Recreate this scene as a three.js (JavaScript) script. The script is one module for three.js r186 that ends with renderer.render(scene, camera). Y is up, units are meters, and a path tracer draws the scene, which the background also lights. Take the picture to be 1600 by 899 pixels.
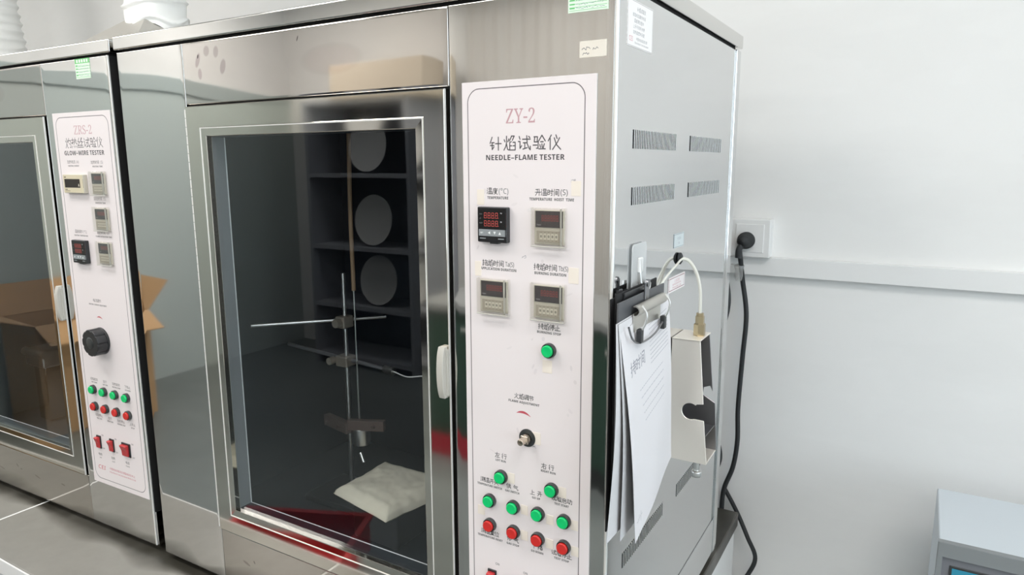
import * as THREE from 'three';
import { RoundedBoxGeometry } from 'three/addons/geometries/RoundedBoxGeometry.js';
import { mergeGeometries } from 'three/addons/utils/BufferGeometryUtils.js';
import { RectAreaLightUniformsLib } from 'three/addons/lights/RectAreaLightUniformsLib.js';

// ------------------------------------------------------------------ camera, sky, lights, exposure
const Y0 = 1.655;                       // height of the measuring origin (top of the control placards) above the floor
const scene = new THREE.Scene();
const camera = new THREE.PerspectiveCamera(2 * Math.atan(449.5 / 1085.7) * 180 / Math.PI, 1600 / 899, 0.05, 60);
camera.rotation.order = 'YXZ';
camera.position.set(0.3140, Y0 - 0.1030, 0.7714);
camera.rotation.set(-0.17648, 0.53290, -0.00373);
const renderer = new THREE.WebGLRenderer({ antialias: true });
renderer.toneMapping = THREE.LinearToneMapping;
renderer.toneMappingExposure = 1.09;
renderer.shadowMap.enabled = true;
RectAreaLightUniformsLib.init();
scene.background = new THREE.Color(0.82, 0.92, 1.0);
scene.backgroundIntensity = 4.6;        // overcast daylight seen through the window
const LAMP_POWER = 7.4;
const CEIL = Y0 + 1.25;

// ------------------------------------------------------------------ helpers
const used = new Map();
function numbered(name) { const n = used.get(name) ?? 0; used.set(name, n + 1); return n ? name + '_' + String(n).padStart(3, '0') : name; }
function mesh(name, geo, mat, parent) {
  const m = new THREE.Mesh(geo, mat); m.name = name; m.castShadow = m.receiveShadow = true; parent.add(m); return m;
}
function thing(name, label, category, pos = [0, 0, 0], turn = 0, group) {
  const o = new THREE.Group(); o.name = numbered(name); o.position.set(...pos); o.rotation.y = turn;
  o.userData = { label, category }; if (group) o.userData.group = group; scene.add(o); return o;
}
function single(name, geo, mat, label, category, pos = [0, 0, 0], turn = 0, group) {
  const o = mesh(numbered(name), geo, mat, scene); o.position.set(...pos); o.rotation.y = turn;
  o.userData = { label, category }; if (group) o.userData.group = group; return o;
}
function struct(name, geo, mat, parent = scene) { const o = mesh(name, geo, mat, parent); o.userData.kind = 'structure'; return o; }
function box(x0, x1, y0, y1, z0, z1) { const g = new THREE.BoxGeometry(x1 - x0, y1 - y0, z1 - z0); g.translate((x0 + x1) / 2, (y0 + y1) / 2, (z0 + z1) / 2); return g; }
function rbox(x0, x1, y0, y1, z0, z1, r = 0.002, s = 2) { const g = new RoundedBoxGeometry(x1 - x0, y1 - y0, z1 - z0, s, r); g.translate((x0 + x1) / 2, (y0 + y1) / 2, (z0 + z1) / 2); return g; }
function merge(list) { return mergeGeometries(list.map((g) => { const n = g.index ? g.toNonIndexed() : g; for (const k of Object.keys(n.attributes)) if (!['position', 'normal', 'uv'].includes(k)) n.deleteAttribute(k); return n; })); }
function cyl(r0, r1, h, seg = 32, axis = 'y') { const g = new THREE.CylinderGeometry(r1, r0, h, seg); if (axis === 'z') g.rotateX(Math.PI / 2); if (axis === 'x') g.rotateZ(-Math.PI / 2); return g; }
function rod(a, b, r, seg = 16) {
  const A = new THREE.Vector3(...a), B = new THREE.Vector3(...b), d = B.clone().sub(A), g = new THREE.CylinderGeometry(r, r, d.length(), seg);
  g.applyQuaternion(new THREE.Quaternion().setFromUnitVectors(new THREE.Vector3(0, 1, 0), d.clone().normalize()));
  g.translate(...A.add(B).multiplyScalar(0.5).toArray()); return g;
}
function tube(pts, r, n = 120, seg = 12) { return new THREE.TubeGeometry(new THREE.CatmullRomCurve3(pts.map((p) => new THREE.Vector3(...p)), false, 'centripetal'), n, r, seg); }
function lathe(pts, seg = 40, axis = 'y') { const g = new THREE.LatheGeometry(pts.map((p) => new THREE.Vector2(...p)), seg); if (axis === 'z') g.rotateX(Math.PI / 2); return g; }
let seed = 7; const rnd = () => { seed = (seed * 16807) % 2147483647; return seed / 2147483647; };

// a sheet of metal in the xy plane, front at z = 0, with softly rolled edges; bulge(u, v) is how far the thin sheet is out of flat there
function sheet(x0, x1, y0, y1, t = 0.004, bulge = null, nx = 24, ny = 40, roll = 0.0016) {
  const line = (a, b, n) => { const l = [a, a + roll * 0.3, a + roll]; for (let i = 1; i < n; i++) l.push(a + roll + (b - a - 2 * roll) * i / n); l.push(b - roll, b - roll * 0.3, b); return l; };
  const xs = line(x0, x1, nx), ys = line(y0, y1, ny), pos = [], uv = [], idx = [], W = xs.length, H = ys.length;
  const drop = (d) => (d >= roll ? 0 : -roll * 0.8 * (1 - Math.sqrt(Math.max(0, 1 - (1 - d / roll) ** 2))));
  for (const y of ys) for (const x of xs) {
    const u = (x - x0) / (x1 - x0), v = (y - y0) / (y1 - y0), d = Math.min(x - x0, x1 - x, y - y0, y1 - y);
    pos.push(x, y, drop(d) + (bulge ? bulge(u, v) : 0)); uv.push(u, v);
  }
  for (let j = 0; j < H - 1; j++) for (let i = 0; i < W - 1; i++) { const a = j * W + i; idx.push(a, a + 1, a + W, a + 1, a + W + 1, a + W); }
  const g = new THREE.BufferGeometry();
  g.setAttribute('position', new THREE.Float32BufferAttribute(pos, 3)); g.setAttribute('uv', new THREE.Float32BufferAttribute(uv, 2)); g.setIndex(idx); g.computeVertexNormals();
  return merge([g, box(x0, x1, y0, y1, -t, -roll * 0.8)]);
}

// ------------------------------------------------------------------ textures
function canvas(w, h, draw) { const c = document.createElement('canvas'); c.width = w; c.height = h; const g = c.getContext('2d'); draw(g, w, h); return c; }
function ctex(c) { const t = new THREE.CanvasTexture(c); t.colorSpace = THREE.SRGBColorSpace; t.magFilter = THREE.LinearFilter; t.anisotropy = 8; return t; }
function noiseTex(w, h, fn, srgb = true) {
  const d = new Uint8Array(w * h * 4);
  for (let y = 0; y < h; y++) for (let x = 0; x < w; x++) { const c = fn(x / w, y / h), o = (y * w + x) * 4; d[o] = c[0]; d[o + 1] = c[1]; d[o + 2] = c[2]; d[o + 3] = 255; }
  const t = new THREE.DataTexture(d, w, h); t.wrapS = t.wrapT = THREE.RepeatWrapping; t.magFilter = THREE.LinearFilter; if (srgb) t.colorSpace = THREE.SRGBColorSpace; t.needsUpdate = true; return t;
}
const HASH = new Float32Array(4096); for (let i = 0; i < 4096; i++) HASH[i] = rnd();
function vnoise(x, y, px, py) {
  const xi = Math.floor(x), yi = Math.floor(y), fx = x - xi, fy = y - yi, h = (i, j) => HASH[((((i % px) + px) % px) * 57 + (((j % py) + py) % py) * 131) & 4095];
  const s = fx * fx * (3 - 2 * fx), t = fy * fy * (3 - 2 * fy);
  return (h(xi, yi) * (1 - s) + h(xi + 1, yi) * s) * (1 - t) + (h(xi, yi + 1) * (1 - s) + h(xi + 1, yi + 1) * s) * t;
}
const fbm = (u, v, f) => vnoise(u * f, v * f, f, f) * 0.55 + vnoise(u * f * 2, v * f * 2, f * 2, f * 2) * 0.3 + vnoise(u * f * 4, v * f * 4, f * 4, f * 4) * 0.15;

// strokes of the Chinese lettering, on a grid of 20 x 20; each pair of base-36 digits is a point
const P = {
  gold: '91 1a|79 h9|2d gd|99 9j gf', ten: '0a ka|a0 ak', fire: '15 48|j4 f8|a0 a9 7f 0k|ab ej kk', trap: '80 17|70 g0 a6|78 29 2k jk j9 c9|2e 8e|ce je',
  word: '41 85|08 88 8i ge', style: '05 k5|b0 cb hi kk kf|g1 j3|2a aa|6a 6h|1j ch', horse: '31 g1 f9|61 49 j9 ij cj|0e ee', all: 'a0 08|a0 k8|69 e9|4d 6h|ac bh|hc dj|1j kj',
  man: 'c0 08|85 8k', yi: '80 b5|h4 ca 0k|44 9d kk', ladle: '70 09|55 k5 ij bj|7a cd', water: '41 84|17 5a|0j 6d', hand: '06 c6|70 7i 3k|0d cb', walk: '70 06|86 0e|5b 5k',
  day: '22 2h|22 h2 hh 2h|29 h9', inch: '06 k6|d0 dj 8j|5a 8d', side: '50 63|04 c4|54 3d 0k|49 a9 9i 5j', ear: '21 2k|21 a1 67 ab 5e',
};
const G = {
  针: [['gold', 0, 0, 9, 20], ['ten', 10, 1, 10, 19]], 焰: [['fire', 0, 0, 9, 20], ['trap', 9, 0, 11, 20]], 试: [['word', 0, 0, 7, 20], ['style', 7, 0, 13, 20]],
  验: [['horse', 0, 1, 9, 18], ['all', 9, 0, 11, 20]], 仪: [['man', 0, 0, 8, 20], ['yi', 7, 0, 13, 20]], 灼: [['fire', 0, 0, 10, 20], ['ladle', 10, 0, 10, 20]],
  热: '04 94|50 5c 2b|0a 98|b4 h4 hb kd kb|e0 d8 9d|a6 d9|2g 0k|8g 9j|dg ej|ig kk', 丝: '60 18 88 0g 8f|e0 b8 i8 a g|g0 b8 i8 ag if|0j kj',
  温: [['water', 0, 0, 6, 20], '80 80 h0 h7 87 80|83 h3|7b jb jj|7b 7j|bb bj|fb fj|5j kj'], 度: 'a0 b2|33 k3|33 39 0k|68 j8|a5 ab fb f5|6d gd bi 5k|8e ei kk',
  升: 'b1 22|0a ka|82 8a 1k|e0 ek', 时: [['day', 0, 1, 8, 18], ['inch', 8, 0, 12, 20]], 间: '20 43|25 2k|81 i1 ik fj|76 d6 dg 7g 76|7b db',
  施: [['side', 0, 0, 10, 20], 'd0 a5|c4 k4|9a ka jf|bc bi cj kj kg|f6 fg'], 持: [['hand', 0, 0, 9, 20], 'b3 j3|f0 f7|97 k7|9b kb|h8 hk fj|bd dg'],
  停: [['man', 0, 0, 8, 20], 'e0 f2|73 k3|95 h5 h8 98 95|7d 7a ka kc|9e ie|de dk bj'], 止: 'a1 aj|a9 h9|47 4j|0j kj', 火: '35 58|h4 e8|a0 a9 7f 1k|ab ej kk',
  调: [['word', 0, 0, 7, 20], '81 k1 kk hj|81 8a 6k|b5 i5|e3 e9|a9 i9|bc hc hh bh bc'], 节: '04 k4|61 67|e1 e7|2a ia hg eg|8a 8k', 左: '05 k5|90 6b 0k|7b ib|cb cj|5j kj',
  右: '05 k5|90 6b 0i|8b hb hk 8k 8b', 行: [['walk', 0, 0, 10, 20], 'a2 j2|98 k8|g8 gj dj'], 测: [['water', 0, 0, 6, 20], '71 f1 fe|71 7e|b3 ba 6j|cf ej|h2 hd|k0 kj ij'],
  开: '22 i2|0a ka|72 7a 1k|d2 dk', 关: '51 85|e1 b5|26 i6|0b kb|a6 ab 1k|ab kk', 供: [['man', 0, 0, 8, 20], '86 j6|b1 bd|g1 gd|7d kd|bf 7k|gf kk'],
  气: '50 09|44 j4|48 h8|2c fc gi kk kg', 上: '91 9j|99 i9|0j kj', 启: 'a0 b2|44 h4 h9 49|44 4a 1k|8c ic ik 8k 8c', 动: '12 92|07 a7|47 1g 9f|7c ah|b5 k5 jj gi|f0 e9 9k',
  下: '02 k2|a2 ak|b7 gb', 降: [['ear', 0, 0, 8, 20], 'd0 85|b3 i3 8c|b4 kc|9d kd|ae ah kh|fc fk'], 复: '60 06|43 j3|56 f6 fd 5d 56|59 f9|7d 1i|6f gf 1k|6g kk',
  位: [['man', 0, 0, 8, 20], 'd0 e3|84 k4|a8 bg|i7 gi|7j kj'], 加: '05 a5 9j 6i|50 4b 0j|d4 k4 kj dj d4', 电: '24 i4 ie 2e 24|29 i9|a0 aj kj kg',
  流: [['water', 0, 0, 6, 20], 'd0 e2|73 k3|c4 98 i8|g6 j9|9b 9h 6k|db dj|hb hj kj kg'], 起: '14 94|50 58|08 a8|58 5h|5d 9d|1c 1f 0k|1g 7j kk|c2 j2 j8 c8 cf kf kd',
  燃: [['fire', 0, 0, 8, 20], 'b0 86|b2 f2 9a|b4 e5|f4 k4|h0 h5 eb|h5 kb|9g 8k|cg dj|gg hj|jg kk'], 中: 'a0 ak|25 i5 id 2d 25', 国: '11 j1 jk 1k 11|45 g5|4a g a|49 g9|4e gf|a5 af',
};
function pen(g, str, x, y, w, h) {
  for (const s of str.split('|')) { g.beginPath(); s.split(' ').forEach((p, i) => { if (p.length < 2) return; const px = x + parseInt(p[0], 36) / 20 * w, py = y + parseInt(p[1], 36) / 20 * h; i ? g.lineTo(px, py) : g.moveTo(px, py); }); g.stroke(); }
}
function han(g, text, cx, cy, size, weight = 0.09, step = 1.08, color = '#333') {   // centred on cx, cy
  g.strokeStyle = color; g.lineCap = 'round'; g.lineJoin = 'round'; g.lineWidth = size * weight;
  const n = text.length; let x = cx - (n - 1) * size * step / 2 - size / 2;
  for (const ch of text) {
    const d = G[ch];
    if (d) for (const q of typeof d === 'string' ? [d] : d) { if (typeof q === 'string') pen(g, q, x, cy - size / 2, size, size); else pen(g, P[q[0]], x + q[1] / 20 * size, cy - size / 2 + q[2] / 20 * size, q[3] / 20 * size, q[4] / 20 * size); }
    x += size * step;
  }
}
function latin(g, text, cx, cy, size, { width = 0, bold = true, serif = false, color = '#333', spacing = 1 } = {}) {
  g.save(); g.fillStyle = color; g.font = (bold ? 'bold ' : '') + '40px ' + (serif ? 'serif' : 'sans-serif'); g.textAlign = 'center'; g.textBaseline = 'alphabetic';
  const w = g.measureText(text).width, k = size / 29; g.translate(cx, cy + size / 2); g.scale(width ? width / w : k, k); g.fillText(text, 0, 0); g.restore();
}
function rrect(g, x, y, w, h, r) { g.beginPath(); g.moveTo(x + r, y); g.arcTo(x + w, y, x + w, y + h, r); g.arcTo(x + w, y + h, x, y + h, r); g.arcTo(x, y + h, x, y, r); g.arcTo(x, y, x + w, y, r); g.closePath(); }
function swoosh(g, x, y, w) { g.fillStyle = '#c0505c'; g.beginPath(); g.moveTo(x - w / 2, y + w * 0.06); g.quadraticCurveTo(x, y - w * 0.34, x + w / 2, y + w * 0.16); g.quadraticCurveTo(x, y - w * 0.06, x - w / 2, y + w * 0.06); g.fill(); }

const K = 2.56;
function placard(draw) { return ctex(canvas(500, 2022, (g) => { g.scale(K, K); g.fillStyle = '#ebe3e3'; g.fillRect(0, 0, 196, 790); g.strokeStyle = '#4a4446'; g.lineWidth = 1.0; draw(g); })); }
function foot(g) {
  [[34, '电动'], [81, '加热'], [131, '电流']].forEach(([x, t], i) => {
    latin(g, 'ON', x + (i === 2 ? 24 : 16), 676, 3.6, { bold: false, color: '#666' }); latin(g, 'OFF', x + (i === 2 ? 24 : 16), 706, 3.6, { bold: false, color: '#666' });
    han(g, t, x, 722, 6, 0.09, 1.1, '#555'); latin(g, ['FAN', 'LIGHT', 'POWER'][i], x, 730, 3, { bold: false, color: '#666' });
  });
  g.save(); g.translate(35, 752); g.transform(1, 0, -0.2, 1, 0, 0); latin(g, 'CEI', 0, 0, 9, { width: 27, color: '#c8505c', bold: false }); g.restore();
  han(g, '中国电加试验流仪测温电动仪关上', 108, 749, 5, 0.09, 1.2, '#c0707a'); latin(g, 'China Electric Test Instrument Works Co Ltd', 108, 757, 3.4, { width: 92, bold: false, color: '#c0707a' });
}
const mainPrint = placard((g) => {
  rrect(g, 9, 9, 171, 762, 18); g.stroke();
  latin(g, 'ZY-2', 90, 45, 18, { width: 45, bold: false, serif: true, color: '#c39a9f' });
  han(g, '针焰试验仪', 95.5, 78.6, 17.5, 0.075, 1.24, '#3d3a3c'); latin(g, 'NEEDLE–FLAME TESTER', 94.8, 96.6, 6.6, { width: 117, color: '#3d3a3c' });
  han(g, '温度', 46.5, 140, 8); latin(g, '(℃)'.replace('℃', '°C'), 64, 140, 7, { bold: false, color: '#777' }); latin(g, 'TEMPERATURE', 55, 148.6, 3.4, { width: 33 });
  han(g, '升温时间', 129, 140.4, 8.2); latin(g, '(S)', 153, 140, 7, { bold: false, color: '#555' }); latin(g, 'TEMPERATURE  HOIST  TIME', 135, 149.2, 3.4, { width: 64 });
  han(g, '施焰时间', 47, 235.8, 8); latin(g, 'Ta(S)', 73, 235.8, 6.2, { bold: false, color: '#444', width: 14 }); latin(g, 'APPLICATION DURATION', 55, 243.7, 3.4, { width: 57 });
  han(g, '持焰时间', 127, 235.8, 8); latin(g, 'Tb(S)', 153, 235.8, 6.2, { bold: false, color: '#444', width: 14 }); latin(g, 'BURNING DURATION', 134, 243.9, 3.4, { width: 47 });
  han(g, '持焰停止', 133, 314, 7.6); latin(g, 'BURNING STOP', 132.6, 322, 3.2, { width: 36 });
  han(g, '火焰调节', 94.6, 415.4, 7.2); latin(g, 'FLAME ADJUSTMENT', 94.4, 423.6, 3.2, { width: 49 }); swoosh(g, 94, 438.4, 23);
  han(g, '左行', 57, 507.8, 7.6, 0.09, 1.5); latin(g, 'LEFT RUN', 56.6, 515.5, 3, { width: 17.5 }); han(g, '右行', 132, 507.6, 7.6, 0.09, 1.5); latin(g, 'RIGHT RUN', 132.8, 514.8, 3, { width: 23 });
  const row = (y1, y2, l) => l.forEach(([t, e, x, w, sp]) => { han(g, t, x, y1, 7.2, 0.09, sp); latin(g, e, x, y2, 3, { width: w }); });
  row(550, 557.4, [['测温开关', 'TEMPERATURE SWITCH', 37.6, 42, 1.06], ['供气', 'GAS SWITCH', 75.6, 23.6, 1.6], ['上升', 'GO UP', 114, 13, 1.6], ['试验启动', 'TEST START', 153.5, 22, 1.1]]);
  row(629.8, 637.6, [['测温复位', 'TEMPERATURE RESET', 37.6, 43, 1.06], ['停气', 'GAS STOP', 76.2, 21, 1.6], ['下降', 'GO DOWN', 116, 20, 1.4], ['试验停止', 'TEST STOP', 154.2, 23, 1.1]]);
  foot(g);
  for (let i = 0; i < 26; i++) { g.fillStyle = 'rgba(150,140,146,' + (0.04 + rnd() * 0.1) + ')'; g.beginPath(); g.ellipse(15 + rnd() * 160, 120 + rnd() * 420, 1 + rnd() * 4, 0.6 + rnd() * 2, rnd() * 3, 0, 7); g.fill(); }
  g.strokeStyle = 'rgba(110,110,115,0.6)'; g.lineWidth = 0.5; for (const [x, y] of [[92, 222], [162, 122], [108, 480]]) for (let i = 0; i < 5; i++) { g.beginPath(); g.moveTo(x + rnd() * 7, y + rnd() * 5); g.lineTo(x + rnd() * 7, y + rnd() * 5); g.stroke(); }
});
const leftPrint = placard((g) => {
  rrect(g, 9, 9, 177, 770, 18); g.stroke();
  latin(g, 'ZRS-2', 101, 34, 17, { width: 62, bold: false, serif: true, color: '#cba8ac' });
  han(g, '灼热丝试验仪', 99, 59, 19, 0.062, 1.12, '#3d3a3c'); latin(g, 'GLOW–WIRE TESTER', 96, 78.4, 8.6, { width: 136, color: '#3d3a3c' });
  const L = (t, u, e, x, y, w) => { han(g, t, x - 7, y - 4, 6.6, 0.08, 1.06, '#6a6466'); latin(g, u, x + 15, y - 4, 5.4, { bold: false, color: '#8a8486' }); latin(g, e, x, y + 4, 3.2, { width: w, color: '#6a6466' }); };
  L('加热电流', '(A)', 'HEATING CURRENT', 56, 100, 38); L('加热时间', '(S)', 'HEATING TIME', 137, 101, 34); L('施加时间', '(S)', 'IGNITION TIME', 134, 172, 34);
  L('温度调节', '(°C)', 'HEATING TEMPERATURE', 55, 240, 48); L('起燃时间', '(S)', 'FLAME EXTINCTION TIME', 133, 239, 54);
  han(g, '电流调节', 85, 377, 6.6, 0.08, 1.06, '#6a6466'); latin(g, 'HEATING CURRENT ADJUSTMENT', 86, 386, 3.2, { width: 62, color: '#6a6466' }); swoosh(g, 88, 412, 20);
  ['试验起动', '左行', '加热起动', '下降止'].forEach((t, i) => { han(g, t, 42 + i * 39, 551, 6, 0.08, 1.1, '#6a6466'); latin(g, ['TEST START', 'LEFT RUN', 'HEATING START', 'GO DOWN'][i], 42 + i * 39, 558.5, 2.8, { color: '#6a6466' }); });
  ['试验停止', '右行', '加热停止', '上升止'].forEach((t, i) => { han(g, t, 46 + i * 39, 631, 6, 0.08, 1.1, '#6a6466'); latin(g, ['TEST STOP', 'RIGHT RUN', 'HEATING STOP', 'GO UP'][i], 46 + i * 39, 639, 2.8, { color: '#6a6466' }); });
  foot(g);
});
// seven-segment digits, drawn as bars
function seg(g, x, y, w, h, on) { g.lineWidth = w * 0.2; g.lineCap = 'butt'; for (const [a, b, c, d] of [[0, 0, 1, 0], [0, 0.5, 1, 0.5], [0, 1, 1, 1], [0, 0, 0, 1], [1, 0, 1, 1]]) { g.beginPath(); g.moveTo(x + a * w, y + b * h); g.lineTo(x + c * w, y + d * h); g.stroke(); } if (on) g.fillRect(x + w * 1.25, y + h * 0.9, w * 0.22, h * 0.12); }
const ledPrint = ctex(canvas(192, 92, (g, w, h) => { g.fillStyle = '#3c3638'; g.fillRect(0, 0, w, h); g.strokeStyle = g.fillStyle = '#b04038'; for (let i = 0; i < 6; i++) seg(g, 46 + i * 21, 24, 11, 32, i % 2); g.fillStyle = '#bbb'; g.font = '11px sans-serif'; g.fillText('TIMER', 8, 84); }));
const wheelPrint = ctex(canvas(192, 96, (g, w, h) => { g.fillStyle = '#a9a091'; g.fillRect(0, 0, w, h); for (let i = 0; i < 5; i++) { g.fillStyle = '#cfc8b8'; g.fillRect(24 + i * 30, 22, 24, 52); g.fillStyle = '#2c2824'; g.font = 'bold 26px sans-serif'; g.fillText('0', 29 + i * 30, 57); } g.fillStyle = '#6a6458'; for (let i = 0; i < 5; i++) { g.fillRect(32 + i * 30, 12, 8, 4); g.fillRect(32 + i * 30, 80, 8, 4); } }));
const controllerPrint = ctex(canvas(240, 230, (g, w, h) => {
  g.fillStyle = '#17181b'; g.fillRect(0, 0, w, h); g.fillStyle = '#0b0b0d'; g.fillRect(10, 10, w - 20, 128);
  g.strokeStyle = g.fillStyle = '#c8564e'; for (let r = 0; r < 2; r++) for (let i = 0; i < 4; i++) seg(g, 56 + i * 32, 34 + r * 54, 18, 36, 1);
  g.fillStyle = '#ddd'; g.font = 'bold 12px sans-serif'; g.fillText('PV', 192, 40); g.fillText('SV', 192, 98); ['OUT', 'AT', 'ALM'].forEach((t, i) => { g.fillStyle = '#777'; g.fillText(t, 14, 48 + i * 30); });
  g.fillStyle = '#8f9496'; g.fillRect(8, 146, w - 16, 46); g.fillStyle = '#e8eaea'; g.font = 'bold 15px sans-serif'; g.fillText('SET', 20, 175); for (const [x, a] of [[86, 0], [132, 1], [176, 2]]) { g.beginPath(); if (a === 0) { g.moveTo(x + 20, 158); g.lineTo(x, 169); g.lineTo(x + 20, 180); } else if (a === 1) { g.moveTo(x, 160); g.lineTo(x + 22, 160); g.lineTo(x + 11, 180); } else { g.moveTo(x, 180); g.lineTo(x + 22, 180); g.lineTo(x + 11, 160); } g.fill(); }
  g.fillStyle = '#9aa0a2'; g.font = 'bold 12px sans-serif'; g.fillRect(16, 205, 52, 6); g.fillRect(172, 205, 50, 6);
}));
const meterPrint = ctex(canvas(280, 148, (g, w, h) => { g.fillStyle = '#d3c9ae'; g.fillRect(0, 0, w, h); g.fillStyle = '#241914'; g.fillRect(18, 34, w - 60, 72); g.fillStyle = '#e8e0d0'; g.font = 'bold 32px sans-serif'; g.fillText('A', w - 72, 96); g.fillStyle = '#6a604e'; g.fillRect(18, 14, 26, 9); g.fillRect(18, 118, 34, 7); g.fillRect(18, 132, 70, 4); }));
function noteTex(w, h, draw, bg = '#f4f1ef') { return ctex(canvas(w, h, (g) => { g.fillStyle = bg; g.fillRect(0, 0, w, h); draw(g, w, h); })); }
const greenSticker = noteTex(200, 150, (g, w, h) => {
  g.fillStyle = '#7cc982'; g.fillRect(0, 0, w, 36); g.fillStyle = '#f2fff2'; for (let i = 0; i < 5; i++) g.fillRect(22 + i * 34, 7, 20, 22); g.strokeStyle = '#69b873'; g.lineWidth = 2.5; for (let i = 0; i < 5; i++) { g.beginPath(); g.moveTo(6, 58 + i * 20); g.lineTo(w - 6, 58 + i * 20); g.stroke(); }
  g.strokeStyle = '#5f7080'; g.lineWidth = 2; for (let j = 0; j < 4; j++) for (let i = 0; i < 11; i++) { g.beginPath(); g.moveTo(40 + i * 13, 46 + j * 24 + rnd() * 12); g.lineTo(46 + i * 13 + rnd() * 8, 46 + j * 24 + rnd() * 12); g.stroke(); }
  g.fillStyle = '#6ec47a'; for (let j = 0; j < 4; j++) g.fillRect(8, 46 + j * 24, 26, 9);
}, '#dff2df');
const handNote = noteTex(180, 100, (g) => { g.strokeStyle = '#3a3e48'; g.lineWidth = 2.4; g.lineCap = 'round'; for (const [x0, y0, n] of [[16, 46, 9], [90, 48, 6], [22, 78, 7]]) { g.beginPath(); for (let i = 0; i < n; i++) { const x = x0 + i * 7, y = y0 + (rnd() - 0.5) * 18; i ? g.quadraticCurveTo(x - 3, y - 12 + rnd() * 18, x, y) : g.moveTo(x, y); } g.stroke(); } }, '#e6dfd3');
const sideLabel = noteTex(344, 212, (g, w, h) => {
  g.strokeStyle = '#b9b4b4'; g.lineWidth = 3; g.strokeRect(4, 4, w - 8, h - 8); han(g, '针焰试验仪', 180, 34, 20, 0.08, 1.2, '#77777c');
  const rows = ['试验电流调节时间', '温度测仪国中', '上升行动开关停', '加热起燃时间度']; rows.forEach((r, i) => han(g, r, 150, 64 + i * 26, 17, 0.08, 1.3, '#77777c'));
  latin(g, 'CEI', 46, 176, 22, { width: 52, color: '#cc7f86', bold: false }); han(g, '中国电加试验流仪测', 190, 170, 14, 0.08, 1.2, '#77777c'); latin(g, 'China Electric Test Instrument', 190, 190, 9, { width: 190, bold: false, color: '#88888c' });
});
const smallLabel = noteTex(190, 90, (g, w, h) => { g.strokeStyle = '#8d969c'; g.lineWidth = 3; g.strokeRect(5, 5, w - 10, h - 10); han(g, '气流供', 95, 32, 18, 0.08, 1.3, '#8d969c'); latin(g, 'GAS', 95, 62, 12, { bold: false, color: '#8d969c' }); }, '#cfd8da');
const redLabel = noteTex(320, 100, (g, w, h) => { g.strokeStyle = '#8a4a50'; g.lineWidth = 4; g.strokeRect(12, 12, w - 24, h - 24); han(g, '火焰温度', 160, 34, 18, 0.08, 1.5, '#c78a90'); han(g, '施持试验时间开关', 160, 55, 13, 0.09, 1.6, '#b8757c'); han(g, '停气电流复位上降', 160, 75, 13, 0.09, 1.6, '#b8757c'); }, '#f2ecec');
const formPrint = noteTex(420, 594, (g, w, h) => {
  g.fillStyle = 'rgba(140,140,150,0.9)'; han(g, '持时间', 110, 118, 38, 0.1, 1.1, '#8f8f98');
  g.strokeStyle = 'rgba(120,120,132,0.75)'; g.lineWidth = 1.6; for (let j = 0; j < 10; j++) { g.setLineDash([3 + rnd() * 9, 3]); g.beginPath(); g.moveTo(220, 44 + j * 13); g.lineTo(390, 44 + j * 13); g.stroke(); }
  for (let j = 0; j < 5; j++) { g.setLineDash([8 + rnd() * 12, 5]); g.beginPath(); g.moveTo(110 + j * 8, 200 + j * 26); g.lineTo(330, 200 + j * 26); g.stroke(); }
  g.setLineDash([]); g.strokeStyle = 'rgba(90,90,100,0.5)'; for (let i = 0; i < 6; i++) { g.beginPath(); g.moveTo(24 + i * 8, 548 + rnd() * 14); g.lineTo(30 + i * 8, 536 + rnd() * 14); g.stroke(); }
}, '#e3e0e2');

// ------------------------------------------------------------------ materials
const std = (o) => new THREE.MeshStandardMaterial(o), phys = (o) => new THREE.MeshPhysicalMaterial(o);
const rgb = (r, g, b) => new THREE.Color().setRGB(r, g, b);
const smear = noiseTex(256, 512, (u, v) => { const f = fbm(u, v, 6), s = vnoise(u * 96, v * 6, 96, 6); const r = 150 + 60 * f + 24 * (s - 0.5); return [r, r, r]; }, false);
const steelMirror = std({ color: rgb(0.70, 0.69, 0.67), metalness: 1, roughness: 0.05, roughnessMap: smear });
const steelDull = std({ color: rgb(0.66, 0.645, 0.62), metalness: 1, roughness: 0.075, roughnessMap: smear });
const steelSide = std({ color: rgb(0.745, 0.75, 0.755), metalness: 1, roughness: 0.055, roughnessMap: smear });
const steelFrame = std({ color: rgb(0.66, 0.63, 0.57), metalness: 1, roughness: 0.09, roughnessMap: smear });
const steelBright = std({ color: rgb(0.82, 0.81, 0.79), metalness: 1, roughness: 0.3 });
const paleSteel = std({ color: rgb(0.86, 0.85, 0.82), metalness: 0.35, roughness: 0.35 });  // pale enough to carry edge highlights in its colour; the hinge uses it too
const steelSatin = std({ color: rgb(0.92, 0.86, 0.78), metalness: 0.55, roughness: 0.4 });
const smudgePaint = (pts, seedInk) => ctex(canvas(1024, 256, (g, w, h) => { g.fillStyle = '#dcd9d5'; g.fillRect(0, 0, w, h); for (const [x, y, a, b, t, c] of pts) { const q = g.createRadialGradient(0, 0, 0, 0, 0, 1); q.addColorStop(0, c); q.addColorStop(0.75, c); q.addColorStop(1, 'rgba(180,170,170,0)'); g.save(); g.translate(x * w, y * h); g.rotate(t); g.scale(a, b); g.fillStyle = q; g.beginPath(); g.arc(0, 0, 1, 0, 7); g.fill(); g.restore(); } }));
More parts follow.
